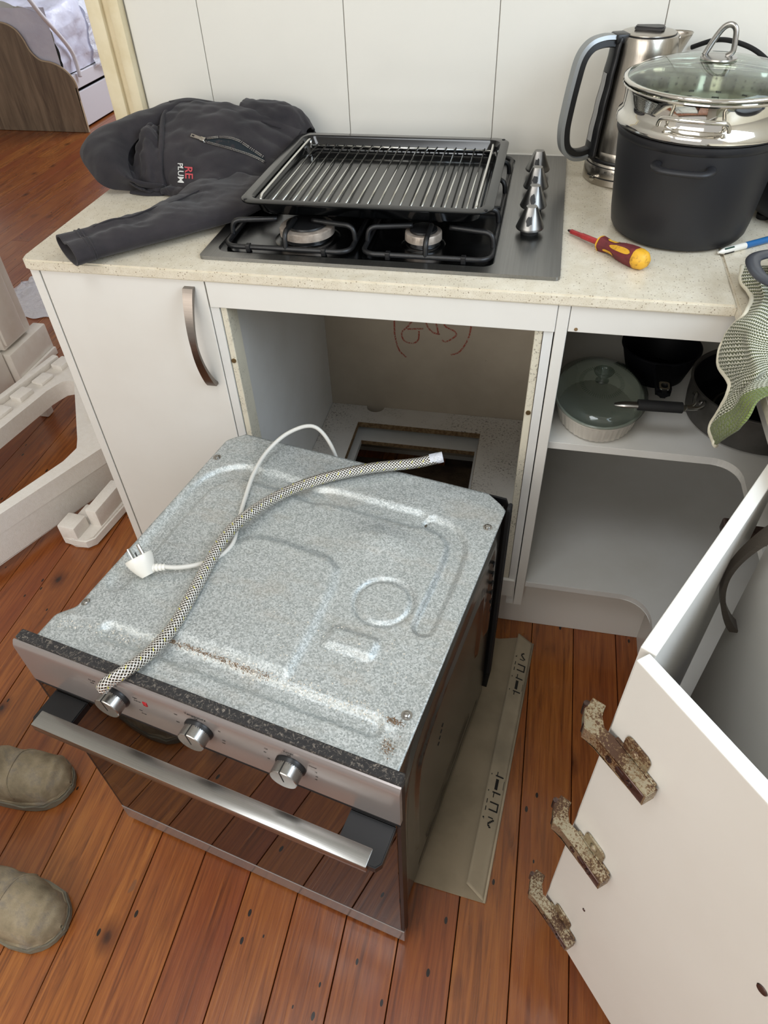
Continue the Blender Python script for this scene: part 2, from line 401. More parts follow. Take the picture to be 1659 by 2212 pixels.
def smoothpath(pts, n=8):
    P = [Vector(p) for p in pts]; out = []
    for i in range(len(P) - 1):
        p0 = P[max(i - 1, 0)]; p1 = P[i]; p2 = P[i + 1]; p3 = P[min(i + 2, len(P) - 1)]
        for k in range(n):
            t = k / n; out.append(.5 * ((2 * p1) + (p2 - p0) * t + (2 * p0 - 5 * p1 + 4 * p2 - p3) * t * t + (3 * p1 - p0 - 3 * p2 + p3) * t ** 3))
    out.append(P[-1]); return out
def tube(bm, pts, r, seg=10, mi=0, cap=True, closed=False, uvs=False, flat=None, up=None):
    P = [Vector(p) for p in pts]; n = len(P); rings = []; uvl = bm.loops.layers.uv.verify() if uvs else None
    rad = r if callable(r) else (lambda t: r); d = 0; ds = [0]
    for i in range(1, n): d += (P[i] - P[i - 1]).length; ds.append(d)
    nrm = None
    for i in range(n):
        if closed: tan = (P[(i + 1) % n] - P[i - 1]).normalized()
        else: tan = (P[min(i + 1, n - 1)] - P[max(i - 1, 0)]).normalized()
        if nrm is None: nrm = tan.orthogonal().normalized() if up is None else (Vector(up) - tan * Vector(up).dot(tan)).normalized()
        else: nrm = (nrm - tan * nrm.dot(tan)).normalized()
        if up is not None: nrm = (Vector(up) - tan * Vector(up).dot(tan)).normalized()
        b = tan.cross(nrm); rr = rad(i / (n - 1)); fx, fy = flat or (1, 1)
        rings.append([bm.verts.new(P[i] + rr * (fx * math.cos(2 * PI * k / seg) * nrm + fy * math.sin(2 * PI * k / seg) * b)) for k in range(seg)])
    m = n if closed else n - 1
    for i in range(m):
        a, b_ = rings[i], rings[(i + 1) % n]
        for k in range(seg):
            j = (k + 1) % seg; f = bm.faces.new((a[k], a[j], b_[j], b_[k])); f.material_index = mi
            if uvs:
                for lp, uv_ in zip(f.loops, ((k / seg, ds[i]), ((k + 1) / seg, ds[i]), ((k + 1) / seg, ds[i + 1]), (k / seg, ds[i + 1]))): lp[uvl].uv = uv_
    if cap and not closed:
        for rg in (rings[0][::-1], rings[-1]): bm.faces.new(rg).material_index = mi
    return bm
def grid(bm, f, nu, nv, mi=0, uvs=False, wrap=False):
    uvl = bm.loops.layers.uv.verify() if uvs else None
    V = [[bm.verts.new(f(i / nu, j / nv)) for i in range(nu + (0 if wrap else 1))] for j in range(nv + 1)]
    for j in range(nv):
        for i in range(nu):
            i2 = (i + 1) % nu if wrap else i + 1
            fc = bm.faces.new((V[j][i], V[j][i2], V[j + 1][i2], V[j + 1][i])); fc.material_index = mi
            if uvs:
                for lp, uv_ in zip(fc.loops, ((i / nu, j / nv), ((i + 1) / nu, j / nv), ((i + 1) / nu, (j + 1) / nv), (i / nu, (j + 1) / nv))): lp[uvl].uv = uv_
    return V
def solid(o, t, off=-1):
    m = o.modifiers.new('thick', 'SOLIDIFY'); m.thickness = t; m.offset = off; return o
def sstep(a, b, x):
    t = min(1, max(0, (x - a) / (b - a))); return t * t * (3 - 2 * t)
def text(name, body, size, mat, parent, Mx, ext=.0003, align='CENTER'):
    cu_ = bpy.data.curves.new('txt', 'FONT'); cu_.body = body; cu_.size = size; cu_.align_x = align; cu_.align_y = 'CENTER'; cu_.extrude = ext; cu_.resolution_u = 2
    tmp = bpy.data.objects.new('txt', cu_); sc.collection.objects.link(tmp)
    me = bpy.data.meshes.new_from_object(tmp); bpy.data.objects.remove(tmp)
    me.transform(Mx); me.materials.clear(); me.materials.append(M[mat]); o = bpy.data.objects.new(name, me); return link(o, parent)
def frame(o, x, y, z=None):
    x = Vector(x).normalized(); y = Vector(y); y = (y - x * x.dot(y)).normalized(); z = x.cross(y); o = Vector(o)
    return Matrix(((x.x, y.x, z.x, o.x), (x.y, y.y, z.y, o.y), (x.z, y.z, z.z, o.z), (0, 0, 0, 1)))
def interp(tab, t):
    for (a, va), (b, vb) in zip(tab, tab[1:]):
        if t <= b:
            k = 0 if b == a else max(0, (t - a) / (b - a)); k = k * k * (3 - 2 * k)
            return va + (vb - va) * k if not isinstance(va, tuple) else tuple(p + (q - p) * k for p, q in zip(va, vb))
    return tab[-1][1]

# ================================================================== STRUCTURE
H = 0.8938           # bench top height
T = 0.0196
YD = 0.007           # plane of the door fronts
WY = 0.640           # splashback face
# floor: every board its own object, running front to back
floor = mobj('floor', bx(-4.2, 2.4, -2.2, 6.0, -.05, -.02), 'dirt'); tag(floor, 'reddish brown stained pine floorboards', None, None, 'structure')
pitch = .0991; x0b = -.14 - pitch * 40
meshes = {}
def board(x, ya, yb, wdt):
    b = nb(); L = yb - ya; c = .0007 if x > -.6 else .0001; wv = wdt
    pr = [(0.0009, -.018), (0.0009, -c), (0.0009 + c, 0), (wv - .0009 - c, 0), (wv - .0009, -c), (wv - .0009, -.018)]
    A = [b.verts.new((p, 0.0006, q)) for p, q in pr]; B = [b.verts.new((p, L - .0006, q)) for p, q in pr]
    b.faces.new(A); b.faces.new(B[::-1])
    for i in range(6): b.faces.new((A[i], B[i], B[(i + 1) % 6], A[(i + 1) % 6]))
    o = mobj('floorboard', b, 'board', floor); o.location = (x, ya, random.uniform(-.0006, .0))
    return o
for k in range(0, 62):
    x = x0b + pitch * k
    if x > 1.6: break
    ys = [-1.9, 5.6]
    if x < -.55:
        j = [-.2, .35, .9, 1.3][k % 4] + random.uniform(-.15, .15); ys = [-1.9, j, j + random.uniform(1.7, 2.3), 5.6]
    elif x > 0.3: ys = [-1.9, .5]
    if k % 7 == 3 and x < .1 and x >= -.55: ys = [-1.9, -.27, 5.6] if x < -.4 else ys
    for a, b in zip(ys, ys[1:]): board(x, a, b, pitch)

def struct(name, bm, mat, **k):
    return tag(mobj(name, bm, mat, **k), None, None, None, 'structure')
# back wall with splashback panels
wb = struct('wall_back', bx(-.44, 1.62, WY + .006, WY + .12, 0, 2.6), 'wall')
xs = [-.372, -.207, .1105, .428, .743, 1.06, 1.40]
for a, b in zip(xs, xs[1:]): mobj('splashback_panel', bx(a + .0008, b - .0008, WY, WY + .006, H, 2.1, bev=.0006, seg=1), 'splash', wb)
mobj('sealant_bead', bx(-.372, 1.40, WY - .004, WY + .001, H, H + .004, bev=.0015), 'white', wb)
# door frame of the opening to the hall at the left of the bench
fr = nb(); box(fr, -.458, -.424, WY - .012, WY + .13, 0, 2.3, bev=.003); box(fr, -.421, -.400, WY - .004, WY + .02, 0, 2.3, bev=.004); box(fr, -.402, -.374, WY - .022, WY + .006, 0, 2.3, bev=.007)
box(fr, -.425, -.418, WY + .001, WY + .02, 0, 2.3)
struct('trim_1', fr, 'cream', smooth=30)
# left wall of the hall opening: architrave, plinth block and skirting
struct('wall_left', bx(-1.40, -1.275, -1.9, .99, 0, 2.6), 'wall')
ar = nb(); box(ar, -1.275, -1.245, .82, .985, .135, 2.3, bev=.004); box(ar, -1.246, -1.232, .825, .94, .15, 2.3, bev=.005)
struct('trim_2', ar, 'whitegloss', smooth=30)
pl = nb(); box(pl, -1.275, -1.225, .81, 1.04, 0, .125, bev=.005); box(pl, -1.225, -1.213, .815, 1.035, 0, .03, bev=.003)
struct('trim_3', pl, 'whitegloss', smooth=30)
sk = nb(); box(sk, -1.275, -1.25, -1.9, .805, 0, .14, bev=.004); struct('baseboard_left', sk, 'whitegloss', smooth=30)
struct('wall_right', bx(1.60, 1.7, -2.0, .76, 0, 2.6), 'wall')
struct('ceiling', bx(-4.2, 1.7, -2.0, 5.9, 2.6, 2.7), 'ceil')
struct('wall_bedroom_far', bx(-4.2, -.4, 5.7, 5.8, 0, 2.6), 'wall')
struct('wall_bedroom_side', bx(-4.3, -4.2, .9, 5.8, 0, 2.6), 'wall')

# ================================================================== CABINETS
# left cabinet with a closed door
ca = thing('base_cabinet', 'white base cabinet with a closed door and curved handle at the bench end', 'cabinet', (-.333, YD, 0))
mobj('side_panel', bx(-.334, -.3165, YD - .001, .62, .0, H - T, bev=.0008, seg=1), 'white', ca)
mobj('side_panel', bx(-.018, -.002, YD + .02, .62, .15, H - T), 'white2', ca)
mobj('base_panel', bx(-.316, -.018, YD + .02, .62, .15, .166), 'white2', ca)
dr = mobj('door', bx(-.3135, -.0015, YD - .001, YD + .016, .147, H - T - .0015, bev=.0012, seg=2), 'white', ca)
def arch_handle(parent, name, p0, p1, out, wide, rise=.030):
    p0 = Vector(p0); p1 = Vector(p1); out = Vector(out); wd = Vector(wide); b = nb(); N = 24; rings = []
    for i in range(N + 1):
        t = i / N; c = p0.lerp(p1, t) + out * (rise * math.sin(PI * t) ** .8); e = abs(2 * t - 1)
        hw = .006 + .0035 * e; th = .0028 + .004 * e ** 3
        q = (p1 - p0).normalized()
        rings.append([b.verts.new(c + wd * sx * hw + out * sy * th) for sx, sy in ((-1, -1), (1, -1), (1, 1), (-1, 1))])
    for a, c in zip(rings, rings[1:]):
        for k in range(4): b.faces.new((a[k], a[(k + 1) % 4], c[(k + 1) % 4], c[k]))
    b.faces.new(rings[0][::-1]); b.faces.new(rings[-1]); return mobj(name, b, 'handle', parent, smooth=40)
arch_handle(dr, 'handle', (-.0295, YD - .004, .862), (-.0265, YD - .004, .664), (0, -1, 0), (1, 0, 0), .034)

# oven housing
oc = thing('oven_cabinet', 'white oven housing with an empty opening and stained cut-out base', 'cabinet', (.3, YD, 0))
mobj('side_panel', bx(.0005, .0165, YD, .605, .12, H - T), 'white2', oc)
mobj('side_panel', bx(.579, .5945, YD + .001, .605, .12, H - T), 'white2', oc)
mobj('top_rail', bx(.0015, .5958, YD - .003, YD + .014, H - T - .0485, H - T - .001, bev=.001, seg=1), 'white', oc)
st1 = mobj('edge_strip', bx(.0175, .029, YD + .003, YD + .045, .205, .825, bev=.001, seg=1), 'mouldstrip', oc)
st2 = mobj('edge_strip', bx(.565, .578, YD + .003, YD + .03, .205, .825, bev=.001, seg=1), 'mouldstrip', oc)
for x, z in ((.023, .716), (.572, .66)):
    b = nb(); lathe(b, [(0, -.001), (.0035, -.001), (.0045, .0), (.0045, .002), (0, .002)], 14, R=Matrix.Translation((x, YD + .003, z)) @ Matrix.Rotation(PI / 2, 4, 'X'))
    mobj('screw', b, 'brass', st1 if x < .3 else st2, smooth=40)
mobj('back_panel', bx(.001, .592, .604, .612, .05, H - T), 'backb', oc)
# base panel with rectangular cut-out and a half-round notch at the back
fz = .205
bp = nb()
cx0, cx1, cy0, cy1 = .113, .462, .16, .525
for a in ((.0175, .578, YD + .016, cy0), (.0175, cx0, cy0, cy1), (cx1, .578, cy0, cy1)):
    box(bp, a[0], a[1], a[2], a[3], fz - .018, fz)
nt = [(cx0 + .0, cy1), (.0175, cy1), (.0175, .603), (.122, .603)] + [(.148 + .026 * math.cos(PI + PI * i / 10), .602 + .026 * math.sin(PI + PI * i / 10)) for i in range(1, 10)] + [(.174, .603), (.578, .603), (.578, cy1), (cx1, cy1)]
prism(bp, nt, fz - .018, fz)
base = mobj('base_panel', bp, 'mould', oc)
ie = nb()
for a in ((cx0 - .001, cx1 + .001, cy1 - .001, cy1 + .0005), (cx0 - .0005, cx0 + .001, cy0, cy1), (cx1 - .001, cx1 + .0005, cy0, cy1), (cx0, cx1, cy0 - .0005, cy0 + .001)): box(ie, a[0], a[1], a[2], a[3], fz - .0175, fz - .0015)
mobj('cut_edge', ie, 'mdf', base)
# second panel below, slightly offset, showing its raw edge
sp = nb(); frame_prism(sp, [(.02, .1), (.575, .1), (.575, .60), (.02, .60)], [(.125, .17), (.452, .17), (.452, .50), (.125, .50)], .145, .16)
lp = mobj('lower_panel', sp, 'white2', oc)
ie = nb(); box(ie, .125, .452, .4985, .5, .1455, .1575); mobj('cut_edge', ie, 'mdf', lp)
for e0_, e1_ in ((.535, .592), (.0175, .06)): mobj('front_rail', bx(e0_, e1_, YD - .004, YD + .03, .150, fz, bev=.001, seg=1), 'white', oc)
mobj('soil_board', bx(.02, .575, .1, .60, .0005, .01), 'dirt', oc)
# crayon writing on the back panel
yb = .6035
def stroke(pts, wdt=.0035):
    b = nb(); P = smoothpath([(x, yb, z) for x, z in pts], 6); prev = None
    for i, p in enumerate(P):
        t = (P[min(i + 1, len(P) - 1)] - P[max(i - 1, 0)]).normalized(); n_ = Vector((t.z, 0, -t.x)) * wdt
        a, c = b.verts.new(p + n_), b.verts.new(p - n_)
        if prev: b.faces.new((prev[0], a, c, prev[1]))
        prev = (a, c)
    return b
ck = nb()
letters = None
for pts in ([(.209, .50), (.209, .476), (.210, .444), (.220, .402), (.240, .380)], [(.410, .51), (.412, .488), (.405, .447), (.385, .410), (.362, .398)],
            [(.262, .50), (.247, .476), (.229, .455), (.234, .432), (.256, .424), (.273, .436), (.275, .463)], [(.244, .466), (.287, .471)],
            [(.290, .50), (.298, .478), (.312, .462), (.331, .458)], [(.318, .50), (.323, .478), (.328, .456)], [(.338, .50), (.345, .482), (.367, .471), (.374, .458), (.350, .438), (.337, .441)]):
    s_ = stroke(pts, .0022); me_ = bpy.data.meshes.new('t'); s_.to_mesh(me_); s_.free(); ck.from_mesh(me_)
mobj('crayon_writing', ck, 'chalk', bpy.data.objects['back_panel'])

# corner cabinet
cc = thing('corner_cabinet', 'white open corner base cabinet with pans on its rounded shelf', 'cabinet', (.75, YD, 0))
XR = .878
mobj('side_panel', bx(.5966, .6155, YD - .001, .62, .12, H - T - .001, bev=.001, seg=1), 'white', cc)
rail = mobj('top_rail', bx(.6165, XR, YD + .001, YD + .016, H - T - .0475, H - T - .001, bev=.0008, seg=1), 'white', cc)
mobj('top_rail', bx(XR - .001, XR + .015, -.36, YD + .016, H - T - .0475, H - T - .001), 'white', cc)
b = nb(); lathe(b, [(0, -.0002), (.003, -.0002), (.003, .0003), (0, .0003)], 12, R=Matrix.Translation((.629, YD + .0008, .832)) @ Matrix.Rotation(PI / 2, 4, 'X')); mobj('screw_hole', b, 'mdf', rail)
def lshape(y0, xin, r, z0, z1, name):
    P = [(.6165, y0)] + [(xin - r + r * math.sin(a), y0 - r + r * math.cos(a)) for a in [PI / 2 * i / 8 for i in range(9)]]
    P += [(xin, -.37), (1.42, -.37), (1.42, .60), (.6165, .60)]
    return mobj(name, prism(nb(), P[::-1], z0, z1, bev=.001), 'white2', cc)
lshape(.028, .955, .045, .569, .585, 'shelf'); lshape(.010, .884, .06, .184, .200, 'base_panel')
# back with round pipe holes
def holed(x0, x1, z0, z1, cxh, czh, r, y0, y1):
    b = nb(); n = 32; inner = []; outer = []
    for i in range(n):
        a = 2 * PI * i / n + PI / n; inner.append((cxh + r * math.cos(a), czh + r * math.sin(a)))
        c, s = math.cos(a), math.sin(a); k = min(((x1 - cxh) / c if c > 0 else (x0 - cxh) / c) if abs(c) > 1e-6 else 9, ((z1 - czh) / s if s > 0 else (z0 - czh) / s) if abs(s) > 1e-6 else 9)
        outer.append((cxh + k * c, czh + k * s))
    R = Matrix(((1, 0, 0, 0), (0, 0, -1, 0), (0, 1, 0, 0), (0, 0, 0, 1)))
    frame_prism(b, outer, inner, -y1, -y0); bmesh.ops.transform(b, matrix=R, verts=b.verts); return b
mobj('back_panel', holed(.6165, 1.42, .20, H - T, .690, .498, .033, .56, .576), 'white2', cc)
b = nb(); lathe(b, [(.0335, 0), (.0335, .015), (.0325, .015), (.0325, 0), (.0335, 0)], 32, R=Matrix.Translation((.690, .5755, .498)) @ Matrix.Rotation(PI / 2, 4, 'X')); mobj('hole_edge', b, 'mdf', cc)
b = nb(); lathe(b, [(0, 0), (.05, 0), (.05, .001), (0, .001)], 24, sx=1, R=Matrix.Translation((.925, .559, .160)) @ Matrix.Rotation(PI / 2, 4, 'X')); mobj('pipe_hole', b, 'dark', cc)
mobj('end_panel', bx(XR + .012, 1.42, -.386, -.370, .12, H - T), 'white2', cc)
# plinth / kickboard : one run along the cabinets, one along the right side
kb = nb(); box(kb, .30, .90, .053, .069, .0005, .149); box(kb, .90, .917, -1.4, .069, .0005, .149)
kbs = struct('trim_4', kb, 'white'); 
kb2 = nb(); box(kb2, -.316, .30, .053, .069, .0005, .149); struct('trim_5', kb2, 'white')

# right-hand run next to the corner: closed door with handle
cn = thing('sink_cabinet', 'white cabinet of the right-hand run with closed door behind the open pair', 'cabinet', (1.1, -.8, 0))
mobj('carcass', bx(XR + .002, 1.42, -1.38, -.405, .12, H - T), 'white2', cn)
d2 = mobj('door', bx(XR - .016, XR, -.86, -.395, .147, H - T - .0015, bev=.0012), 'white', cn)
arch_handle(d2, 'handle', (XR - .019, -.423, .852), (XR - .019, -.421, .662), (-1, 0, 0), (0, 1, 0), .036)
bt = nb(); prism(bt, [(0, 0), (.085, 0), (.092, .10), (.075, .17), (.02, .18), (.0, .12)], 0, .035, bev=.006, R=frame((.93, -.30, .2005), (.94, .2, 0), (0, 0, 1)))
tag(mobj('cleaning_packet', bt, 'bluebag', smooth=30), 'blue and white plastic packet inside the corner cabinet behind the open doors', 'packet')
lb = nb(); box(lb, .01, .07, .03, .10, .0352, .0358, R=frame((.93, -.30, .2005), (.94, .2, 0), (0, 0, 1))); mobj('label_patch', lb, 'white', bpy.data.objects['cleaning_packet'])

# benchtops
bt = nb(); pol = [(-.3455, .022), (-.343, .010), (-.337, .003), (-.325, 0), (.8548, 0), (.8548, .6355), (-.3455, .6355)]
prism(bt, pol, H - T, H, bev=.003); tag(mobj('benchtop', bt, 'stone', smooth=35), 'cream speckled stone benchtop carrying the hob', 'benchtop')
bt = nb(); prism(bt, [(.8552, -1.42), (1.48, -1.42), (1.48, .6355), (.8552, .6355)], H - T, H, bev=.003)
tag(mobj('benchtop', bt, 'stone', smooth=35), 'cream speckled stone benchtop of the right-hand run beyond the seam', 'benchtop')

# bi-fold pair of doors standing open
A0 = Vector((.689, -.625)); av = Vector((.481, .877)).normalized(); an = Vector((-av.y, av.x))  # an points to the cabinet side
bf = thing('folding_doors', 'pair of white cabinet doors folded open on three rusty hinges', 'cabinet door', (.689, -.632, .149))
RA = Matrix(((av.x, an.x, 0, A0.x), (av.y, an.y, 0, A0.y), (0, 0, 1, 0), (0, 0, 0, 1)))
dA = mobj('door', bx(0, .362, -.0158, 0, .149, .861, bev=.0012, R=RA), 'white', bf)
B0 = Vector((.6845, -.6405)); bv = Vector((.619, -.785)).normalized(); bn = Vector((bv.y, -bv.x))     # bn points to the viewer's left
RB = Matrix(((bv.x, bn.x, 0, B0.x), (bv.y, bn.y, 0, B0.y), (0, 0, 1, 0), (0, 0, 0, 1)))
dB = mobj('door', bx(0.0, .30, -.0158, 0, .149, .861, bev=.0012, R=RB), 'white', bf)
def bh(name, x, z, r):
    b = nb(); lathe(b, [(0, 0), (r, 0), (r * .9, .001), (r * .5, .0006), (0, .0002)], 16, R=RB @ Matrix.Translation((x, 0.0002, z)) @ Matrix.Rotation(-PI / 2, 4, 'X')); mobj(name, b, 'hingeside', dB, smooth=40)
bh('screw_cap', .239, .643, .006); bh('screw_cap', .062, .335, .0025)
def hinge(z, mat):
    h = thing('hinge', None, None, (B0.x, B0.y, z)); h.parent = bf; h.matrix_parent_inverse = WM[bf.name].inverted(); h.empty_display_size = .02
    W = RB @ Matrix.Translation((0, 0, z))
    # arm lying on door B: channel section
    b = nb()
    def P(poly, z0, z1, bev, mi=0): prism(b, poly, z0, z1, bev, mi, R=W)
    # one channel: along door B, then bending round the stile towards door A
    P([(.074, .0035), (.074, .0185), (.004, .0205), (-.012, .0250), (-.030, .010), (-.036, -.006), (-.022, -.012), (-.014, .001), (-.002, .008), (.010, .0035)][::-1], -.0105, .0105, .0010)
    arm = mobj('arm', b, mat, h, smooth=40)
    b = nb(); box(b, .012, .072, .0180, .0196, -.0075, .0075, bev=.0006, R=W)
    for x in (.024, .054): lathe(b, [(0, 0), (.0042, 0), (.0042, .0016), (.0015, .0016), (.0012, .0004), (0, .0004)], 14, R=W @ Matrix.Translation((x, .0196, 0)) @ Matrix.Rotation(-PI / 2, 4, 'X'))
    box(b, .034, .045, .0192, .0204, -.003, .003, mi=0, R=W)
    mobj('cover_plate', b, 'hingeside', h, smooth=40)
    b = nb(); prism(b, rrect(.022, .056, .0075, .032, .006), .0005, .0032, bev=.0008, R=W @ Matrix(((1, 0, 0, 0), (0, 0, 1, 0), (0, 1, 0, 0), (0, 0, 0, 1))))
    prism(b, rrect(.024, .056, -.024, -.0075, .006), .0005, .0032, bev=.0008, R=W @ Matrix(((1, 0, 0, 0), (0, 0, 1, 0), (0, 1, 0, 0), (0, 0, 0, 1))))
    box(b, .012, .070, .0005, .006, -.0105, .0105, bev=.001, R=W)
    lathe(b, [(.006, 0), (.006, .0015), (.003, .004), (0, .0045)], 16, R=W @ Matrix.Translation((.039, .003, .0205)) @ Matrix.Rotation(-PI / 2, 4, 'X'))
    mobj('mounting_plate', b, 'rust', h, smooth=40)
    b = nb(); tube(b, [W @ Vector((-.034, .004, -.0100)), W @ Vector((-.034, .004, .0100))], .0036, 12); tube(b, [W @ Vector((-.0165, .0195, -.0092)), W @ Vector((-.0165, .0195, .0092))], .0026, 12)
    mobj('pivot_pin', b, 'hingeside', h, smooth=40)
for z in (.728, .487, .218): hinge(z, 'rust')
# hinge fixing door A to the cabinet
b = nb(); W = Matrix.Translation((.868, -.285, .70)); box(b, -.016, .02, -.02, .02, -.010, .010, bev=.003, R=W); box(b, .015, .055, -.012, .012, -.008, .008, bev=.002, R=W)
lathe(b, [(0, 0), (.006, 0), (.006, .003), (0, .003)], 14, R=W @ Matrix.Translation((-.002, 0, .010)))
h4 = mobj('cabinet_hinge', b, 'hingeside', bf, smooth=40)

# ================================================================== OVEN
OX, OY, OT = -.1171, -.5812, -.19
ov = thing('oven', 'built-in oven pulled out onto the floor, dusty galvanised top and dark glass door', 'oven', (OX, OY, .011), OT)
L = dict(local=True)
TZ = .596
def polyd(p, P):
    best = 9; bt_ = 0
    for (ax, ay), (bx_, by_) in zip(P, P[1:]):
        dx, dy = bx_ - ax, by_ - ay; t = max(0, min(1, ((p[0] - ax) * dx + (p[1] - ay) * dy) / (dx * dx + dy * dy))); d = math.hypot(p[0] - ax - t * dx, p[1] - ay - t * dy)
        if d < best: best = d
    return best
def inpoly(p, P):
    c = False; n = len(P)
    for i in range(n):
        (x1, y1), (x2, y2) = P[i], P[(i + 1) % n]
        if (y1 > p[1]) != (y2 > p[1]) and p[0] < (x2 - x1) * (p[1] - y1) / (y2 - y1) + x1: c = not c
    return c
G1 = [(q.x, q.y) for q in smoothpath([(.072, .15, 0), (.072, .30, 0), (.078, .39, 0), (.115, .437, 0), (.17, .44, 0), (.23, .437, 0)], 6)]
G1b = [(q.x, q.y) for q in smoothpath([(.23, .437, 0), (.27, .428, 0), (.31, .437, 0), (.40, .436, 0), (.455, .436, 0)], 6)]
G2 = [(q.x, q.y) for q in smoothpath([(.482, .436, 0), (.515, .426, 0), (.535, .395, 0), (.540, .34, 0), (.539, .235, 0)], 6)]
PLT = [(.20, .10), (.195, .255), (.225, .298), (.275, .305), (.355, .298), (.375, .285), (.384, .25), (.39, .165), (.392, .10)]
def hgt(u, v):
    h = 0
    d = min(polyd((u, v), G1), polyd((u, v), G1b)); h -= .0055 * (1 - sstep(.012, .023, d))
    d = polyd((u, v), G2); h -= .0055 * (1 - sstep(.010, .019, d))
    d = abs(math.hypot(u - .469, v - .257) - .042); h -= .0035 * (1 - sstep(.0, .006, d))
    dx, dy = max(abs(u - .455) - .030, 0), max(abs(v - .173) - .010, 0); h += .0045 * (1 - sstep(.0, .012, math.hypot(dx, dy)))
    d = polyd((u, v), PLT + PLT[:1]); s = -d if inpoly((u, v), PLT) else d; h += .0045 * (1 - sstep(-.004, .014, s))
    h -= .005 * (1 - sstep(.008, .018, polyd((u, v), [(.12, .068), (.53, .068)])))
    h += .006 * math.exp(-(((u - .42) / .045) ** 2 + ((v - .37) / .03) ** 2))
    h += .003 * math.exp(-(((u - .04) / .02) ** 2 + ((v - .07) / .015) ** 2)) - .004 * math.exp(-(((u - .555) / .02) ** 2 + ((v - .06) / .02) ** 2))
    h += .0012 * mn.noise((u * 9, v * 9, 0)); return h * 1.35
def uL(v): return .048 - .020 * (1 - sstep(.058, .09, v)) + (max(0, v - .503) / .032) ** 1.3 * .026
def uR(v): return .585 - (max(0, v - .503) / .032) ** 1.3 * .040
VB, VF = .535, .012
bm = nb(); NU, NV = 170, 150
grid(bm, lambda a, c: (uL(VF + (VB - VF) * c) + (uR(VF + (VB - VF) * c) - uL(VF + (VB - VF) * c)) * a, VF + (VB - VF) * c, TZ + hgt(uL(VF + (VB - VF) * c) + (uR(VF + (VB - VF) * c) - uL(VF + (VB - VF) * c)) * a, VF + (VB - VF) * c) * min(1, 30 * min(a, 1 - a, c, 1 - c))), NU, NV)
top = mobj('top_panel', bm, 'zinc', ov, smooth=True, **L); solid(top, .0012, 0)
for i, (x, y) in enumerate(((.056, .097), (.567, .097), (.568, .457), (.058, .457))):
    b = nb(); lathe(b, [(0, .0035), (.0028, .0035), (.0045, .0025), (.0046, .0), (.0075, -.0002), (.0075, -.001)], 18, c=(x, y, TZ + .0012)); box(b, x - .003, x + .003, y - .0006, y + .0006, TZ + .0035, TZ + .0052); mobj('screw', b, 'steelx', top, smooth=40, **L)
# side sheets with pressed ribs
def side(u, sgn, name):
    R1 = [(q.x, q.y) for q in smoothpath([(.045, .06, 0), (.05, .40, 0), (.07, .50, 0), (.13, .545, 0), (.30, .555, 0), (.44, .55, 0), (.475, .52, 0), (.48, .30, 0)], 6)]
    R2 = [(q.x, q.y) for q in smoothpath([(.105, .16, 0), (.11, .40, 0), (.14, .455, 0), (.24, .48, 0), (.40, .478, 0), (.425, .44, 0), (.425, .30, 0)], 6)]
    R3 = [(.16, .075), (.40, .10)]; R4 = [(.12, .05), (.47, .05)]
    def f(a, c):
        v, z = .02 + .50 * a, .02 + .572 * c; h = .005 * (1 - sstep(.006, .013, polyd((v, z), R1))) + .004 * (1 - sstep(.004, .010, polyd((v, z), R2))) + .003 * (1 - sstep(.003, .008, polyd((v, z), R3))) - .003 * (1 - sstep(.002, .006, polyd((v, z), R4)))
        return (u + sgn * h * min(1, 25 * min(a, 1 - a, c, 1 - c)), v, z)
    b = nb(); grid(b, f, 90, 80); o = mobj(name, b, 'zside', ov, smooth=True, **L); solid(o, .001, 0); return o
srt = side(.5775, 1, 'side_panel'); slf = side(.053, -1, 'side_panel')
# rear sheet, slightly standing proud on the right, dark edge
bk = nb(); prism(bk, [(.062, .02), (.585, .02), (.590, .09), (.590, .56), (.578, .594), (.07, .594)], 0, .004, R=frame((0, .537, 0), (1, 0, 0), (0, 0, 1)))
mobj('rear_panel', bk, 'black', ov, **L)
lf = nb(); prism(lf, rrect(0, .02, .09, .585, .006), 0, .006, bev=.001, R=frame((.583, .521, 0), (0, 1, 0), (0, 0, 1))); mobj('rear_edge', lf, 'rubber', ov, **L)
b = nb(); box(b, .056, .576, .02, .53, .004, .03); mobj('underside', b, 'zside', ov, **L)
inner = nb(); box(inner, .06, .572, .016, .52, .03, .585); mobj('body', inner, 'zside', ov, **L)
# slots on the side
for i in range(6): mobj('vent_slot', bx(.5825, .5842, .462 + .003 * i, .470 + .003 * i, .50 - .028 * i, .507 - .028 * i), 'rubber', srt, **L)
for z in (.355, .345, .365, .335): mobj('vent_slot', bx(.5780, .5788, .20 + (z - .33) * .6, .206 + (z - .33) * .6, z, z + .003), 'rubber', srt, **L)
# front
PT = .5955
gk = mobj('gasket', bx(.003, .594, .0075, .0235, .578, .6005, bev=.002, seg=2), 'gasket', ov, **L)
mobj('front_frame', bx(.004, .592, .0075, .0255, .004, .577, bev=.001), 'black', ov, **L)
pn = nb(); prof = [(0.0, .5015), (0.0, .584), (.0012, .589), (.0045, PT - .0005), (.0072, PT), (.0072, .5015)]
A = [pn.verts.new((0, p, q)) for p, q in prof]; B = [pn.verts.new((.595, p, q)) for p, q in prof]
pn.faces.new(A); pn.faces.new(B[::-1])
for i in range(6): pn.faces.new((A[i], B[i], B[(i + 1) % 6], A[(i + 1) % 6]))
panel = mobj('control_panel', pn, 'panelsteel', ov, smooth=25, **L)
dg = mobj('glass_door', bx(.006, .589, .0005, .0072, .0535, .4965, bev=.0008, seg=1), 'ovglass', ov, **L)
for e0_, e1_ in ((.0, .0055), (.5895, .595)): mobj('door_edge_and_gap', bx(e0_, e1_, .001, .0072, .0535, .497), 'black', dg, **L)
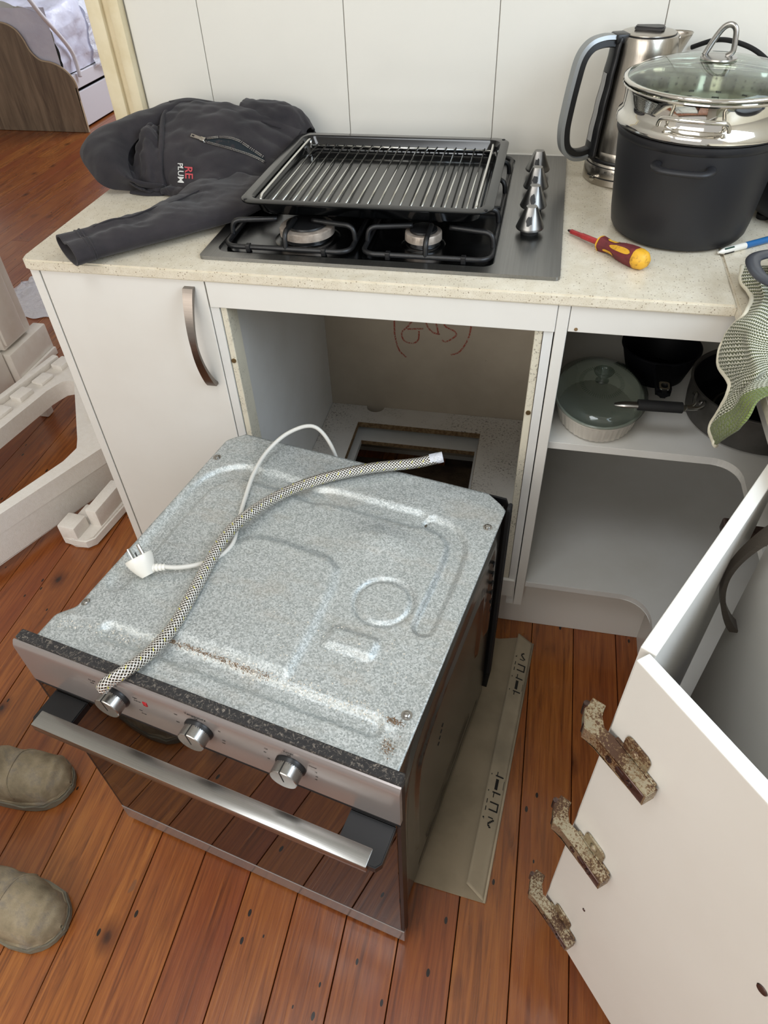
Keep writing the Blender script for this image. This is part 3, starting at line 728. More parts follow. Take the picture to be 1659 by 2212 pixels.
mobj('door_edge_and_gap', bx(.0, .595, -.0001, .0072, .4960, .5016), 'rubber', dg, **L)  # black filler: paints the shade in the gap under the control panel
mobj('bottom_trim', bx(0, .595, -.0005, .0085, .002, .052, bev=.0008, seg=1), 'panelsteel', ov, **L)
def knob(u, z):
    K = Matrix.Translation((u, 0, z)) @ Matrix.Rotation(PI / 2, 4, 'X')
    b = nb(); lathe(b, [(.0215, 0), (.0215, .0035), (.0195, .006), (.0195, .008)], 40, R=K); lathe(b, [(0, .0055), (.0195, .0055)], 40, R=K); kb_ = mobj('knob_base', b, 'black', ov, smooth=40, **L)
    b = nb(); lathe(b, [(.0185, .006), (.0195, .0065), (.0195, .0215), (.0185, .0225), (0, .0225)], 48, R=K); k_ = mobj('knob', b, 'steelx', ov, smooth=40, **L)
    b = nb(); a = math.radians(8); S = K @ Matrix.Rotation(a, 4, 'Z'); box(b, -.0008, .0008, -.004, .0197, .0222, .0228, R=S); box(b, -.0007, .0007, .0188, .0199, .006, .0226, R=S); mobj('pointer_line', b, 'ink', k_, **L)
for u in (.172, .308, .446): knob(u, .556)
def ptext(body, u, z, s): 
    cuv = frame((u, -.0004, z), (1, 0, 0), (0, 0, 1)); o = text('dial_print', body, s, 'ink', None, cuv, .0001); o.parent = panel; WM[o.name] = Matrix.Identity(4); return o
ptext('Function', .172, .586, .0062); ptext('Temperature', .308, .586, .0062); ptext('Timer', .446, .587, .0062); ptext('Off', .308, .5805, .0042); ptext('Off', .446, .5805, .0042)
for cu_, rows in ((.172, [(-.036, .574, 'Fan grill'), (-.038, .567, 'Grill'), (.036, .572, 'Light'), (.038, .565, 'Defrost'), (.036, .54, 'Fan'), (.039, .533, 'Oven')]), (.308, [(-.034, .571, '250'), (-.036, .55, '200'), (.034, .571, '50'), (.036, .548, '100'), (.034, .54, '150')]), (.446, [(-.034, .574, '120'), (-.037, .563, '90'), (-.034, .548, '60'), (.033, .574, 'Manual'), (.036, .562, '15'), (.036, .550, '30'), (.034, .541, '45')])):
    for du, z, s in rows: ptext(s, cu_ + du, z, .0036)
mobj('indicator_lamp', bx(.2195, .2265, -.0015, .001, .5605, .570, bev=.001), 'red', panel, smooth=40, **L)
hb = mobj('door_handle', bx(.040, .572, -.060, -.035, .474, .491, bev=.0015), 'steelx', ov, smooth=30, **L)
for u0, u1 in ((.034, .095), (.525, .589)):
    b = nb(); r_ = rrect(u0, u1, -.057, .0, .010, 5)
    prism(b, [(p, q) for p, q in r_ if q < -.02] + ([(u1, -.0), (u0, -.0)] if False else []) , .475, .4895, bev=.0015) if False else prism(b, [(u0, 0), (u0, -.048), (u0 + .006, -.056), (u1 - .006, -.056), (u1, -.048), (u1, 0)], .4745, .4902, bev=.0015)
    mobj('handle_bracket', b, 'black', ov, smooth=30, **L)
# grit lying on the oven top
def grit(name, n, mat, f, smin, smax):
    b = nb()
    for _ in range(n):
        u, v = f(); s = random.uniform(smin, smax); z = TZ + hgt(u, v) + s * .5 + .0004
        vs = [b.verts.new((u + random.uniform(-s, s), v + random.uniform(-s, s), z + random.uniform(-.6 * s, s))) for _k in range(4)]
        for q in ((0, 1, 2), (0, 2, 3), (0, 3, 1), (1, 3, 2)): b.faces.new([vs[k] for k in q])
    return tag(mobj(name, b, mat, ov, **L), None, None, None, 'stuff')
def along():
    t = random.random() ** .8; u = .2 + .36 * t; return u, .0835 + random.gauss(0, .0028 + .004 * t) - (.026 * max(0, t - .93) / .07)
def leftp():
    t = random.random(); return .045 + .16 * t, .052 + .028 * t + random.gauss(0, .006)
def anyp(): return random.uniform(.33, .55), random.uniform(.09, .20)
grit('loose_grit', 700, 'crumbw', lambda: along() if random.random() < .62 else (leftp() if random.random() < .5 else anyp()), .0008, .0019)
grit('brown_dust', 1500, 'crumbb', lambda: (lambda t: (.205 + .17 * t ** 1.1 if random.random() < .8 else .555 + random.gauss(0, .006), .0845 - .002 * t + random.gauss(0, .0022)) if random.random() < .86 else (.56 + random.gauss(0, .005), .05 + random.gauss(0, .006)))(random.random()), .0005, .0014)
# mains lead and plug
pts = [(.262, .545, .47), (.255, .556, .54), (.236, .562, .600), (.206, .560, .632), (.17, .532, .628), (.150, .485, .615), (.152, .43, .607), (.168, .37, .602), (.19, .31, .6025), (.203, .272, .6025), (.197, .24, .604), (.178, .215, .606), (.155, .197, .609), (.135, .188, .612)]
cb = mobj('mains_cable', tube(nb(), smoothpath(pts, 8), .0036, 12), 'greycable', ov, smooth=True, **L)
pd = Vector((-.93, -.10, .35)).normalized(); K = frame((.1365, .189, .611), pd, (.1, .1, 1)); K = K @ Matrix(((0, 0, 1, 0), (1, 0, 0, 0), (0, 1, 0, 0), (0, 0, 0, 1)))
pc = Vector((.100, .180, .621)); pf = Vector((-.62, .35, .70)).normalized()
Z2 = pf.to_track_quat('Z', 'Y').to_matrix().to_4x4(); Z2.translation = pc
b = nb(); lathe(b, [(0, -.026), (.010, -.026), (.0145, -.018), (.0195, -.006), (.0212, .002), (.0212, .0055), (.0204, .0065), (0, .0065)], 40, R=Z2); plug = mobj('plug', b, 'plug', cb, smooth=35, **L)
b = nb(); st_ = Vector((.1365, .189, .611)); en_ = pc - pf * .014
for i in range(6):
    t0 = i / 6; p_ = st_.lerp(en_, t0); q_ = st_.lerp(en_, t0 + .10); tube(b, [p_, q_], .0052 + .0032 * t0, 14)
tube(b, [st_, en_], lambda t: .0042 + .003 * t, 12)
mobj('strain_relief', b, 'plug', plug, smooth=40, **L)
b = nb(); Zp = Z2
for x, y, a in ((-.0075, .004, 35), (.0075, .004, -35)): box(b, -.0009, .0009, -.0036, .0036, .006, .0235, bev=.0004, seg=1, R=Zp @ Matrix.Translation((x, y, 0)) @ Matrix.Rotation(math.radians(a), 4, 'Z'))
mobj('plug_pin', b, 'chrome', plug, **L)
b = nb(); box(b, -.0009, .0009, -.0036, .0036, .006, .0145, bev=.0004, seg=1, R=Zp @ Matrix.Translation((0, -.0095, 0)) @ Matrix.Rotation(0, 4, 'Z')); mobj('plug_pin', b, 'black', plug, **L)

# braided hose lying over the oven
OM = Matrix.Translation((OX, OY, .011)) @ Matrix.Rotation(OT, 4, 'Z')
pts = [OM @ Vector(p) for p in [(.1725, -.013, .5925), (.180, -.006, .602), (.196, .014, .609), (.207, .05, .6065), (.212, .10, .6065), (.205, .16, .6085), (.196, .22, .6095), (.192, .27, .6125), (.198, .32, .6135), (.22, .388, .6085), (.262, .450, .6065), (.335, .510, .6075), (.405, .546, .611), (.435, .560, .617), (.45, .568, .621)]]
b = nb(); tube(b, [p + Vector((0, 0, .0018)) for p in smoothpath(pts, 14)], .0092, 24, uvs=True)
hs = tag(mobj('braided_hose', b, 'braid', smooth=60), 'silver braided flexible hose with yellow flecks curving over the oven top', 'hose')
e1, e0 = pts[-1], pts[-3]; dd = (e1 - e0).normalized()
b = nb(); tube(b, [e1 + Vector((0, 0, .0018)) - dd * .02, e1 + Vector((0, 0, .0018)) + dd * .003], .0097, 20); mobj('clear_sleeve', b, 'film2', hs, smooth=60)

# cardboard sheet under the oven
cd_ = thing('cardboard_sheet', 'flattened grey-brown cardboard sheet lying under the oven, printed edge folded over', 'cardboard', (.45, -.3, 0))
b = nb(); prism(b, [(.10, -.545), (.467, -.591), (.600, -.603), (.6585, -.013), (.62, .0), (.576, -.011), (.20, .02)], .0006, .0032); mobj('sheet', b, 'cardin', cd_)
cf = Vector((.600, -.603, 0)); cbk = Vector((.6585, -.013, 0)); ax_ = (cbk - cf).normalized(); pr_ = Vector((-ax_.y, ax_.x, 0))
FR = Matrix(((ax_.x, pr_.x, 0, cf.x), (ax_.y, pr_.y, 0, cf.y), (0, 0, 1, 0), (0, 0, 0, 1)))
def flapf(a, c):
    y = .040 * c; s0 = .002 + .018 * c; s1 = .593 + .028 * math.sin(PI * .5 * c) * 0; return FR @ Vector((s0 + (.606 - .012 * (1 - c) - s0) * a, .0045 * (1 - c) + y, .0040 + .010 * sstep(0, 1, c) + .0006 * math.sin(a * 190) * (c > .95)))
b = nb(); grid(b, flapf, 90, 8); fo = mobj('folded_flap', b, 'card', cd_, smooth=True); solid(fo, .0022, 0)
b = nb(); tube(b, [FR @ Vector((.0, .002, .0034)), FR @ Vector((.593, .002, .0034))], .0028, 8, flat=(1, .9)); mobj('fold_edge', b, 'card', fo, smooth=True)
def symb(s0, flip):
    b = nb()
    def Q(x0, x1, y0, y1):
        x0, x1 = x0 * 1.55, x1 * 1.55; X0, X1 = (s0 + x0, s0 + x1) if flip > 0 else (s0 - x1, s0 - x0); y0, y1 = .022 + (y0 - .021) * 1.35, .022 + (y1 - .021) * 1.35
        def zz(y): return .0058 + .010 * sstep(0, 1, (y - .0045) / .04) + .0003
        b.faces.new([b.verts.new(FR @ Vector((x, y, zz(y)))) for x, y in ((X0, y0), (X1, y0), (X1, y1), (X0, y1))])
    Q(.0, .015, .018, .028); Q(-.005, -.003, .012, .031); Q(.018, .020, .012, .031); Q(-.010, -.004, .021, .023); Q(.019, .026, .021, .023)
    Q(.032, .034, .012, .030); Q(.042, .044, .012, .030); Q(.032, .044, .0115, .0135); Q(.030, .036, .028, .030); Q(.040, .046, .028, .030)
    for i in range(7): Q(.054 + i * .0016, .0562 + i * .0016, .014 + i * .0018, .017 + i * .0018); Q(.054 + i * .0016, .0562 + i * .0016, .028 - i * .0018, .031 - i * .0018)
    Q(.052, .0535, .016, .027); Q(.0, .012, .0095, .0102)
    mobj('printed_symbols', b, 'ink', fo)
symb(.235, -1); symb(.455, 1)
#PART3
# ================================================================== HOB
hob = thing('gas_hob', 'stainless steel gas hob with black pan supports and cone knobs, set in the bench', 'hob', (.287, .33, H))
HX0, HX1, HY0, HY1 = -.020, .594, .044, .622
px0, px1, py0, py1 = .002, .487, .066, .600
hz = H + .0065
n_ = 8
pb = nb(); frame_prism(pb, rrect(HX0, HX1, HY0, HY1, .008, n_), rrect(px0, px1, py0, py1, .022, n_), H + .0004, hz)
bmesh.ops.bevel(pb, geom=[e for e in pb.edges if all(abs(v.co.z - hz) < 1e-6 for v in e.verts) and len(e.link_faces) == 2 and abs(e.calc_face_angle(0)) > 1], offset=.0035, segments=3, affect='EDGES')
mobj('hob_plate', pb, 'hobsteel', hob, smooth=35)
pp = nb(); prism(pp, rrect(px0 - .001, px1 + .001, py0 - .001, py1 + .001, .022, n_), H + .0005, H + .0028); mobj('hob_well', pp, 'hobpan', hob)
def burner(x, y, r):
    b = nb(); lathe(b, [(r * 1.25, .0028), (r * 1.1, .006), (r * .95, .006), (r * .92, .014)], 40, c=(x, y, H)); bo = mobj('burner_base', b, 'hobpan', hob, smooth=40)
    b = nb(); lathe(b, [(r * .80, .010), (r * 1.04, .013), (r * 1.04, .0245), (r * .98, .026), (0, .026)], 80, c=(x, y, H), fl=lambda a, z: -.03 * (1 if math.sin(a * 40) > 0 and z > .015 and z < .0255 else 0)); mobj('flame_ring', b, 'burner', bo, smooth=30)
    b = nb(); lathe(b, [(r * .72, .026), (r * .78, .0275), (r * .76, .0305), (r * .6, .032), (0, .0325)], 48, c=(x, y, H)); mobj('burner_cap', b, 'castiron', bo, smooth=40)
burner(.147, .150, .047); burner(.357, .150, .031); burner(.147, .46, .036); burner(.357, .46, .031)
def support(x0, x1):
    y0, y1 = .082, .590; b = nb(); z = H + .010; t = .0045
    P = [Vector((p, q, z)) for p, q in rrect(x0, x1, y0, y1, .022, 6)]
    tube(b, P, t, 8, closed=True)
    bars = []
    def finger(p, q):
        p = Vector(p); q = Vector(q); d = (q - p); tube(b, smoothpath([p + Vector((0, 0, 0)), p + d * .03 + Vector((0, 0, .018)), p + d * .14 + Vector((0, 0, .0255)), p + d * .4 + Vector((0, 0, .026)), q + Vector((0, 0, .0258))], 5), t, 8)
    for cy in (.150 + .03, .43):
        for sx in (x0, x1):
            cx = (x0 + x1) / 2
            for dy in (-.062, .055): finger((sx, cy + dy + (.01 if dy < 0 else 0), z), (cx + (.032 if sx == x1 else -.032), cy + dy * .55, z))
    cx = (x0 + x1) / 2
    for sy, ey in ((y0, .15), (y1, .49), (.30, .22), (.30, .38)): finger((cx, sy, z), (cx, ey, z)) if sy != .30 else None
    tube(b, [(x0, .305, z), (x1, .305, z)], t, 8); finger((cx, .305, z), (cx, .245, z)); finger((cx, .305, z), (cx, .375, z))
    o = mobj('pan_support', b, 'castiron', hob, smooth=True)
    for fx in (x0 + .045, x1 - .045):
        bb = nb(); box(bb, fx - .004, fx + .004, y0 - .006, y0 + .005, H + .0032, H + .0155, bev=.001); mobj('rubber_foot', bb, 'castiron', o)
support(.014, .240); support(.262, .480)
for i, (x, y) in enumerate(((.536, .212), (.537, .312), (.537, .410), (.536, .505))):
    b = nb(); lathe(b, [(.0155, 0), (.0155, .008), (.0, .008)], 32, c=(x, y, hz)); kb_ = mobj('knob_base', b, 'rubber', hob, smooth=40)
    b = nb(); lathe(b, [(0, .0085), (.0235, .0085), (.0245, .0105), (.0235, .013), (.0165, .030), (.0105, .044), (.0095, .0455), (0, .0455)], 40, c=(x, y, hz))
    for v in b.verts:       # flats on both sides of the cone
        f = .017 - .009 * (v.co.z - hz) / .045
        if v.co.z - hz > .030 and abs(v.co.y - y) > f: v.co.y = y + math.copysign(f, v.co.y - y)
    k_ = mobj('knob', b, 'knobsteel', kb_, smooth=50)
    b = nb()
    zz = hz + .030; rr_ = .0155; P = []
    for j in range(14):
        a = 2 * PI * j / 14; rad = random.uniform(.7, 1.15); P.append((.0055 * rad * math.cos(a), .009 * rad * math.sin(a)))
    for k in range(14):
        pts3 = []
        for (p, q) in (P[k], P[(k + 1) % 14], (0, 0)):
            zq = zz - .004 + q; rz = .0235 - (zq - hz - .013) / .031 * .013; f = .012 - .0035 * (zq - hz) / .045
            yy = min(math.sqrt(max(rz * rz - p * p, 0)), f + max(0, rz - f) * .35) if False else math.sqrt(max(rz * rz - p * p, 0)); yy = yy
            pts3.append(b.verts.new((x + p - .002, y - yy - .0006, zq)))
        b.faces.new(pts3)
    mobj('worn_patch', b, 'knobblack', k_)

# oven tray resting on the pan supports, wire rack inside
TX0, TX1, TY0, TY1 = .035, .475, .118, .507
tz = .966; tb = .936
tray = thing('oven_tray', 'black enamelled oven tray standing on the hob with a wire rack inside', 'tray', (.255, .31, tb))
n_ = 8
loops = [(TX0, TX1, TY0, TY1, .030, tz - .003), (TX0, TX1, TY0, TY1, .030, tz), (TX0 + .003, TX1 - .003, TY0 + .003, TY1 - .003, .028, tz + .001), (TX0 + .016, TX1 - .016, TY0 + .016, TY1 - .016, .022, tz + .0008), (TX0 + .019, TX1 - .019, TY0 + .019, TY1 - .019, .022, tz - .003),
         (TX0 + .025, TX1 - .025, TY0 + .025, TY1 - .025, .026, tb + .006), (TX0 + .029, TX1 - .029, TY0 + .029, TY1 - .029, .026, tb + .0018), (TX0 + .036, TX1 - .036, TY0 + .036, TY1 - .036, .024, tb + .0008)]
b = nb(); prev = None
for l_ in loops:
    rg = [b.verts.new((p, q, l_[5])) for p, q in rrect(*l_[:5], n_)]
    if prev:
        for i in range(len(rg)): b.faces.new((prev[i], prev[(i + 1) % len(rg)], rg[(i + 1) % len(rg)], rg[i]))
    prev = rg
b.faces.new(prev)
tr = mobj('tray_pan', b, 'enamel', tray, smooth=40); solid(tr, .0010, -1)
for x, y in ((TX0 + .012, TY0 + .012), (TX1 - .012, TY0 + .012), (TX0 + .012, TY1 - .012), (TX1 - .012, TY1 - .012)):
    b = nb(); lathe(b, [(0, .0003), (.003, .0003), (.0034, 0), (.0034, -.0002)], 14, c=(x, y, tz + .0012)); mobj('rim_hole', b, 'rubber', tr)
rk = thing('wire_rack', 'chromed wire grill rack lying in the black oven tray', 'rack', (.255, .31, .94))
rz = .9505; ry0, ry1, rx0, rx1 = .150, .478, .070, .440
b = nb(); tube(b, [(rx0, ry0, rz), (rx1, ry0, rz)], .0022, 8); tube(b, [(rx0, ry1, rz), (rx1, ry1, rz)], .0022, 8); mobj('cross_wire', b, 'wire', rk, smooth=True) if False else None
for y in (ry0 + .0, ry1): mobj('cross_wire', tube(nb(), [(rx0, y, rz), (rx1, y, rz)], .0022, 8), 'wire', rk, smooth=True)
for x, s in ((rx0 - .004, -1), (rx1 + .004, 1)):
    P = [(x, ry0 + .002, .9455), (x, ry0 + .002, .9545), (x + s * .001, ry0 + .012, .9625), (x + s * .001, ry0 + .05, .9635), (x + s * .001, ry1 - .05, .9635), (x, ry1 - .004, .9625), (x, ry1 - .001, .9545), (x, ry1 - .001, .9455)]
    mobj('side_wire', tube(nb(), smoothpath(P, 5), .0027, 8), 'wire', rk, smooth=True)
src = None
for i in range(19):
    x = rx0 + .012 + i * (rx1 - rx0 - .024) / 18
    if src is None: src = mobj('rack_wire', tube(nb(), [(0, ry0, rz + .003), (0, ry1, rz + .003)], .0016, 8), 'wire', rk, smooth=True); src.location.x = x
    else: c_ = src.copy(); sc.collection.objects.link(c_); c_.location.x = x

# ================================================================== JACKET
jk = thing('work_jacket', 'dark charcoal zip hooded work jacket crumpled at the left end of the bench', 'jacket', (-.12, .35, H))
from mathutils.bvhtree import BVHTree
def cr_(a, b, c, d, t): return .5 * ((2 * b) + (c - a) * t + (2 * a - 5 * b + 4 * c - d) * t * t + (3 * b - a - 3 * c + d) * t ** 3)
def net(rows):
    R_ = [[Vector(p) for p in r] for r in rows]; m, n = len(R_), len(R_[0])
    def f(u, v):
        x = u * (n - 1); i = min(int(x), n - 2); tx = x - i; y = v * (m - 1); j = min(int(y), m - 2); ty = y - j
        q = []
        for k in range(-1, 3):
            r = R_[min(max(j + k, 0), m - 1)]; q.append(cr_(r[max(i - 1, 0)], r[i], r[i + 1], r[min(i + 2, n - 1)], tx))
        return cr_(*q, ty)
    return f
def wrinkle(p, s=18, a=.006, seed=0):
    q = Vector((p.x * s, p.y * s * 1.4, p.z * s)) + Vector((seed, 0, seed)); return a * (abs(mn.noise(q)) ** .8 - .3) + a * .45 * mn.noise(q * 2.3)
def cloth(name, f, nu, nv, parent, mat='fleece', amp=.007, s=18, seed=0, th=.003, out=1, zmin=None, pin=.12):
    def g(u, v):
        e = .002; p = f(u, v); du = f(min(u + e, 1), v) - f(max(u - e, 0), v); dv = f(u, min(v + e, 1)) - f(u, max(v - e, 0)); n = du.cross(dv)
        n = n.normalized() if n.length > 1e-12 else Vector((0, 0, 1))
        p = p + n * out * wrinkle(p, s, amp, seed)
        if zmin is not None and p.z < zmin: p.z = zmin
        return p
    b = nb(); grid(b, g, nu, nv); o = mobj(name, b, mat, parent, smooth=True)
    if th: solid(o, th, 0)
    return o
# body lying as a pillow between hood and tray; rows run from the front foot over the top to the back foot
cols = [
 [(-.209, .338, .897), (-.216, .344, .925), (-.224, .384, .968), (-.250, .470, .996), (-.252, .530, 1.003), (-.250, .600, .93)],
 [(-.165, .318, .897), (-.172, .326, .925), (-.178, .385, .972), (-.198, .480, 1.010), (-.198, .540, 1.008), (-.20, .610, .92)],
 [(-.110, .300, .897), (-.112, .308, .925), (-.118, .385, .970), (-.132, .480, 1.010), (-.135, .545, 1.004), (-.13, .615, .92)],
 [(-.058, .286, .897), (-.060, .296, .918), (-.065, .375, .955), (-.085, .470, 1.000), (-.088, .545, .998), (-.08, .615, .92)],
 [(-.014, .280, .903), (-.014, .290, .912), (-.012, .360, .932), (-.030, .460, .978), (-.032, .540, .988), (-.02, .615, .92)],
 [(.010, .285, .914), (.012, .292, .918), (.014, .350, .922), (.012, .450, .945), (.006, .540, .975), (.022, .615, .915)],
 [(.024, .300, .930), (.024, .310, .932), (.025, .350, .936), (.026, .450, .942), (.027, .55, .958), (.034, .614, .910)]]
fb = net([[c[i] for c in cols] for i in range(6)])
body = cloth('body', fb, 110, 90, jk, amp=.0085, s=15, seed=3.1, out=1)
dg_ = bpy.context.evaluated_depsgraph_get()
bvh = BVHTree.FromPolygons([v.co for v in body.data.vertices], [list(p.vertices) for p in body.data.polygons])
def onsurf(px, py, lift=.002):
    """the jacket point seen at a photograph position, as a plain world point"""
    d = (cd + cr * ((px - 829.5) / 1519.69) - cu * ((py - 1106) / 1519.69)).normalized()
    h = bvh.ray_cast(CAM, d)
    if h[0] is None: return None
    n = h[1] if h[1].dot(d) < 0 else -h[1]; return h[0] + n * lift
def on_path(P, lift=.002, n=6):
    q = [Vector((a, b_, 0)) for a, b_ in P]; return [p for p in (onsurf(s_.x, s_.y, lift) for s_ in smoothpath(q, n)) if p is not None]
Z1 = on_path([(443, 303), (470, 301), (500, 303), (526, 313), (548, 328), (570, 343)], .004); Zl = on_path([(443, 309), (470, 316), (505, 326), (540, 338), (574, 354)], .003)
dk = nb()
if len(Z1) > 3 and len(Zl) > 3:
    V_ = [[dk.verts.new(Z1[int(i * (len(Z1) - 1) / 20)].lerp(Zl[int(i * (len(Zl) - 1) / 20)], t) - Vector((0, 0, .0015))) for t in (0, .25, .5, .75, 1)] for i in range(21)]
    for a_, b_ in zip(V_, V_[1:]):
        for k in range(4): dk.faces.new((a_[k], a_[k + 1], b_[k + 1], b_[k]))
    mobj('zip_opening', dk, 'lining', jk, smooth=True)
zp = nb()
for path in (Z1, Zl):
    tube(zp, path, .0016, 6, mi=1)
    L_ = 0; 
    for a_, b_ in zip(path, path[1:]):
        m_ = max(1, int((b_ - a_).length / .0021))
        for k in range(m_):
            c_ = a_.lerp(b_, k / m_); t_ = (b_ - a_).normalized(); box(zp, -.00065, .00065, -.0024, .0024, -.0012, .0022, R=frame(c_, t_, t_.cross(Vector((0, -.5, .8)))))
zo = mobj('zip', zp, ['wire', 'fleece'], jk, smooth=30)
s0 = onsurf(438, 306, .004); s1 = onsurf(414, 297, .004)
if s0 and s1:
    d_ = (s1 - s0).normalized(); up_ = Vector((0, -.6, .8)); Fz = frame(s0, d_, up_.cross(d_))
    b = nb(); box(b, -.006, .005, -.0045, .0045, -.001, .004, bev=.0015, R=Fz); frame_prism(b, [(.004, -.003), (.026, -.0035), (.026, .0035), (.004, .003)], [(.018, -.0015), (.0235, -.0018), (.0235, .0018), (.018, .0015)], .002, .0035)
    bmesh.ops.transform(b, matrix=Fz, verts=[v for v in b.verts if abs(v.co.x) < .04 and abs(v.co.y) < .04 and abs(v.co.z) < .02])
    mobj('zip_puller', b, 'chrome', zo, smooth=30)
def stitched(name, txt, p0, adv, upv, mat, size):
    """lettering laid on the cloth; p0 first letter centre, adv along the line, upv cap direction (photo px)"""
    cu_ = bpy.data.curves.new('t', 'FONT'); cu_.body = txt; cu_.size = 1; cu_.align_x = 'LEFT'; cu_.align_y = 'CENTER'; cu_.resolution_u = 2; cu_.offset = .012
    tmp = bpy.data.objects.new('t', cu_); sc.collection.objects.link(tmp); me = bpy.data.meshes.new_from_object(tmp); bpy.data.objects.remove(tmp)
    ok = True
    for v in me.vertices:
        px = p0[0] + v.co.x * adv[0] + v.co.y * upv[0]; py = p0[1] + v.co.x * adv[1] + v.co.y * upv[1]; q = onsurf(px, py, .0032)
        if q is None: q = onsurf(p0[0], p0[1], 0) or Vector((-.14, .33, .93))
        v.co = q
    me.materials.clear(); me.materials.append(M[mat]); return link(bpy.data.objects.new(name, me), jk)
stitched('stitched_letters', 'RE', (408, 360), (1, 26), (24, 2), 'textred', 1)
stitched('stitched_letters', 'PLUM', (391, 353), (0.5, 17.5), (17, 2), 'textwhite', 1)
# front flap hem that hides the next letters, pocket edge seam
def roll(name, pts, r, par=jk, seg=10, n=8, mat='fleece', flat=None): return mobj(name, tube(nb(), smoothpath(pts, n), r, seg, flat=flat), mat, par, smooth=True)
roll('flap_edge', [(-.209, .332, .903), (-.217, .342, .93), (-.223, .38, .970), (-.249, .468, 1.000), (-.252, .53, 1.006)], .005)
# sleeve with open cuff
secs = [((-.2405, .000), .052, .020, .020), ((-.215, .028), .048, .020, .021), ((-.178, .062), .046, .021, .020), ((-.145, .108), .058, .020, .022), ((-.105, .165), .072, .019, .022), ((-.07, .225), .090, .018, .020), ((-.05, .285), .10, .020, .020), ((-.03, .33), .09, .020, .018)]
def sleevef(seg0=0, infl=0):
    P = smoothpath([(c[0][0], c[0][1], c[1]) for c in secs], 8); Q = smoothpath([(c[2], c[3], 0) for c in secs], 8)
    def f(u, v):
        k = v * (len(P) - 1); i = min(int(k), len(P) - 2); p = P[i].lerp(P[i + 1], k - i); q = Q[i].lerp(Q[i + 1], k - i)
        t = Vector((P[i + 1].x - P[i].x, P[i + 1].y - P[i].y, 0)).normalized(); s_ = Vector((t.y, -t.x, 0)); a = 2 * PI * u
        ca, sa = math.cos(a), math.sin(a); z = H + .002 + q.x * (1 + sa * (1 if sa > 0 else .92))
        fold = .006 * sstep(-.2, .5, ca) * sstep(.2, .6, v) - .007 * math.exp(-((ca + .05) / .18) ** 2) * (sa > 0) * sstep(0, .2, .55 - v)
        return Vector((p.x, p.y, z + fold * (sa > 0))) + s_ * (p.z * math.copysign(abs(ca) ** .8, ca) + infl * ca)
    return f
sf = sleevef()
b = nb()
def sg(u, v):
    p = sf(u, v); w_ = wrinkle(p, 22, .006, 9) * sstep(.04, .2, v); s_ = math.sin(2 * PI * u); p.z += (w_ + .003 * math.sin(v * 26 + math.cos(2 * PI * u) * 2.2) * sstep(.2, .35, v)) * (s_ > 0) * s_
    return p
grid(b, lambda u, v: sg(u, .12 + .88 * v), 72, 90, wrap=True); slv = mobj('sleeve', b, 'fleece', jk, smooth=True); solid(slv, .0025, -1)
b = nb(); sc_f = lambda u, v: sg(u, v * .135) * 1.0 + (sf(u, 0) - Vector((-.2405, .0, H + .022))) * (.03); grid(b, sc_f, 72, 14, wrap=True); cf_ = mobj('cuff', b, 'fleece', jk, smooth=True); solid(cf_, .003, -1)
for vv in (.118, .140): tube_pts = [sg(i / 48, vv) + Vector((0, 0, .0006)) for i in range(48)]; mobj('cuff_seam', tube(nb(), tube_pts, .0016, 6, closed=True), 'fleece', cf_, smooth=True)
roll('sleeve_seam', [sg(.30, v) + Vector((0, 0, .001)) for v in (.2, .3, .4, .5, .62, .75, .9)], .0016, slv)
# second sleeve, crushed at the back right against the wall
cols2 = [[(-.10, .50, .99), (-.10, .54, 1.012), (-.10, .59, 1.0), (-.10, .625, .95), (-.10, .63, .90)], [(-.03, .49, .985), (-.03, .54, 1.008), (-.03, .59, .998), (-.03, .625, .95), (-.03, .63, .90)],
         [(.012, .51, .96), (.014, .55, .990), (.015, .59, .985), (.02, .625, .94), (.02, .63, .90)], [(.03, .53, .93), (.034, .56, .955), (.036, .59, .95), (.036, .62, .93), (.036, .625, .90)]]
cloth('back_sleeve', net([[c[i] for c in cols2] for i in range(5)]), 50, 40, jk, amp=.006, s=24, seed=6)
# hood: outer shell from silhouette to rim
hrows = [
 [(-.205, .335, .899), (-.262, .332, .901), (-.300, .312, .905), (-.330, .303, .916), (-.366, .328, .932), (-.406, .372, .950), (-.398, .400, .972), (-.372, .440, .982), (-.345, .500, .985), (-.318, .550, .975), (-.285, .580, .965), (-.24, .60, .955), (-.19, .60, .96)],
 [(-.206, .330, .904), (-.255, .322, .912), (-.292, .305, .922), (-.320, .303, .938), (-.350, .328, .957), (-.378, .362, .970), (-.375, .392, .985), (-.355, .432, .994), (-.333, .478, .998), (-.305, .515, 1.000), (-.275, .545, 1.003), (-.236, .560, 1.006), (-.178, .548, 1.006)],
 [(-.208, .326, .912), (-.248, .308, .922), (-.272, .298, .936), (-.292, .305, .953), (-.306, .325, .968), (-.316, .350, .980), (-.318, .380, .990), (-.310, .412, 1.000), (-.292, .440, 1.004), (-.270, .468, 1.006), (-.250, .500, 1.010), (-.226, .530, 1.012), (-.180, .535, 1.010)],
 [(-.212, .330, .908), (-.243, .314, .912), (-.262, .312, .922), (-.276, .326, .936), (-.286, .345, .950), (-.292, .370, .960), (-.288, .398, .970), (-.276, .425, .978), (-.262, .450, .984), (-.245, .475, .986), (-.232, .502, .990), (-.214, .525, .994), (-.186, .535, .994)]]
hood = cloth('hood', net(hrows), 120, 44, jk, amp=.004, s=14, seed=1.3, th=.004)
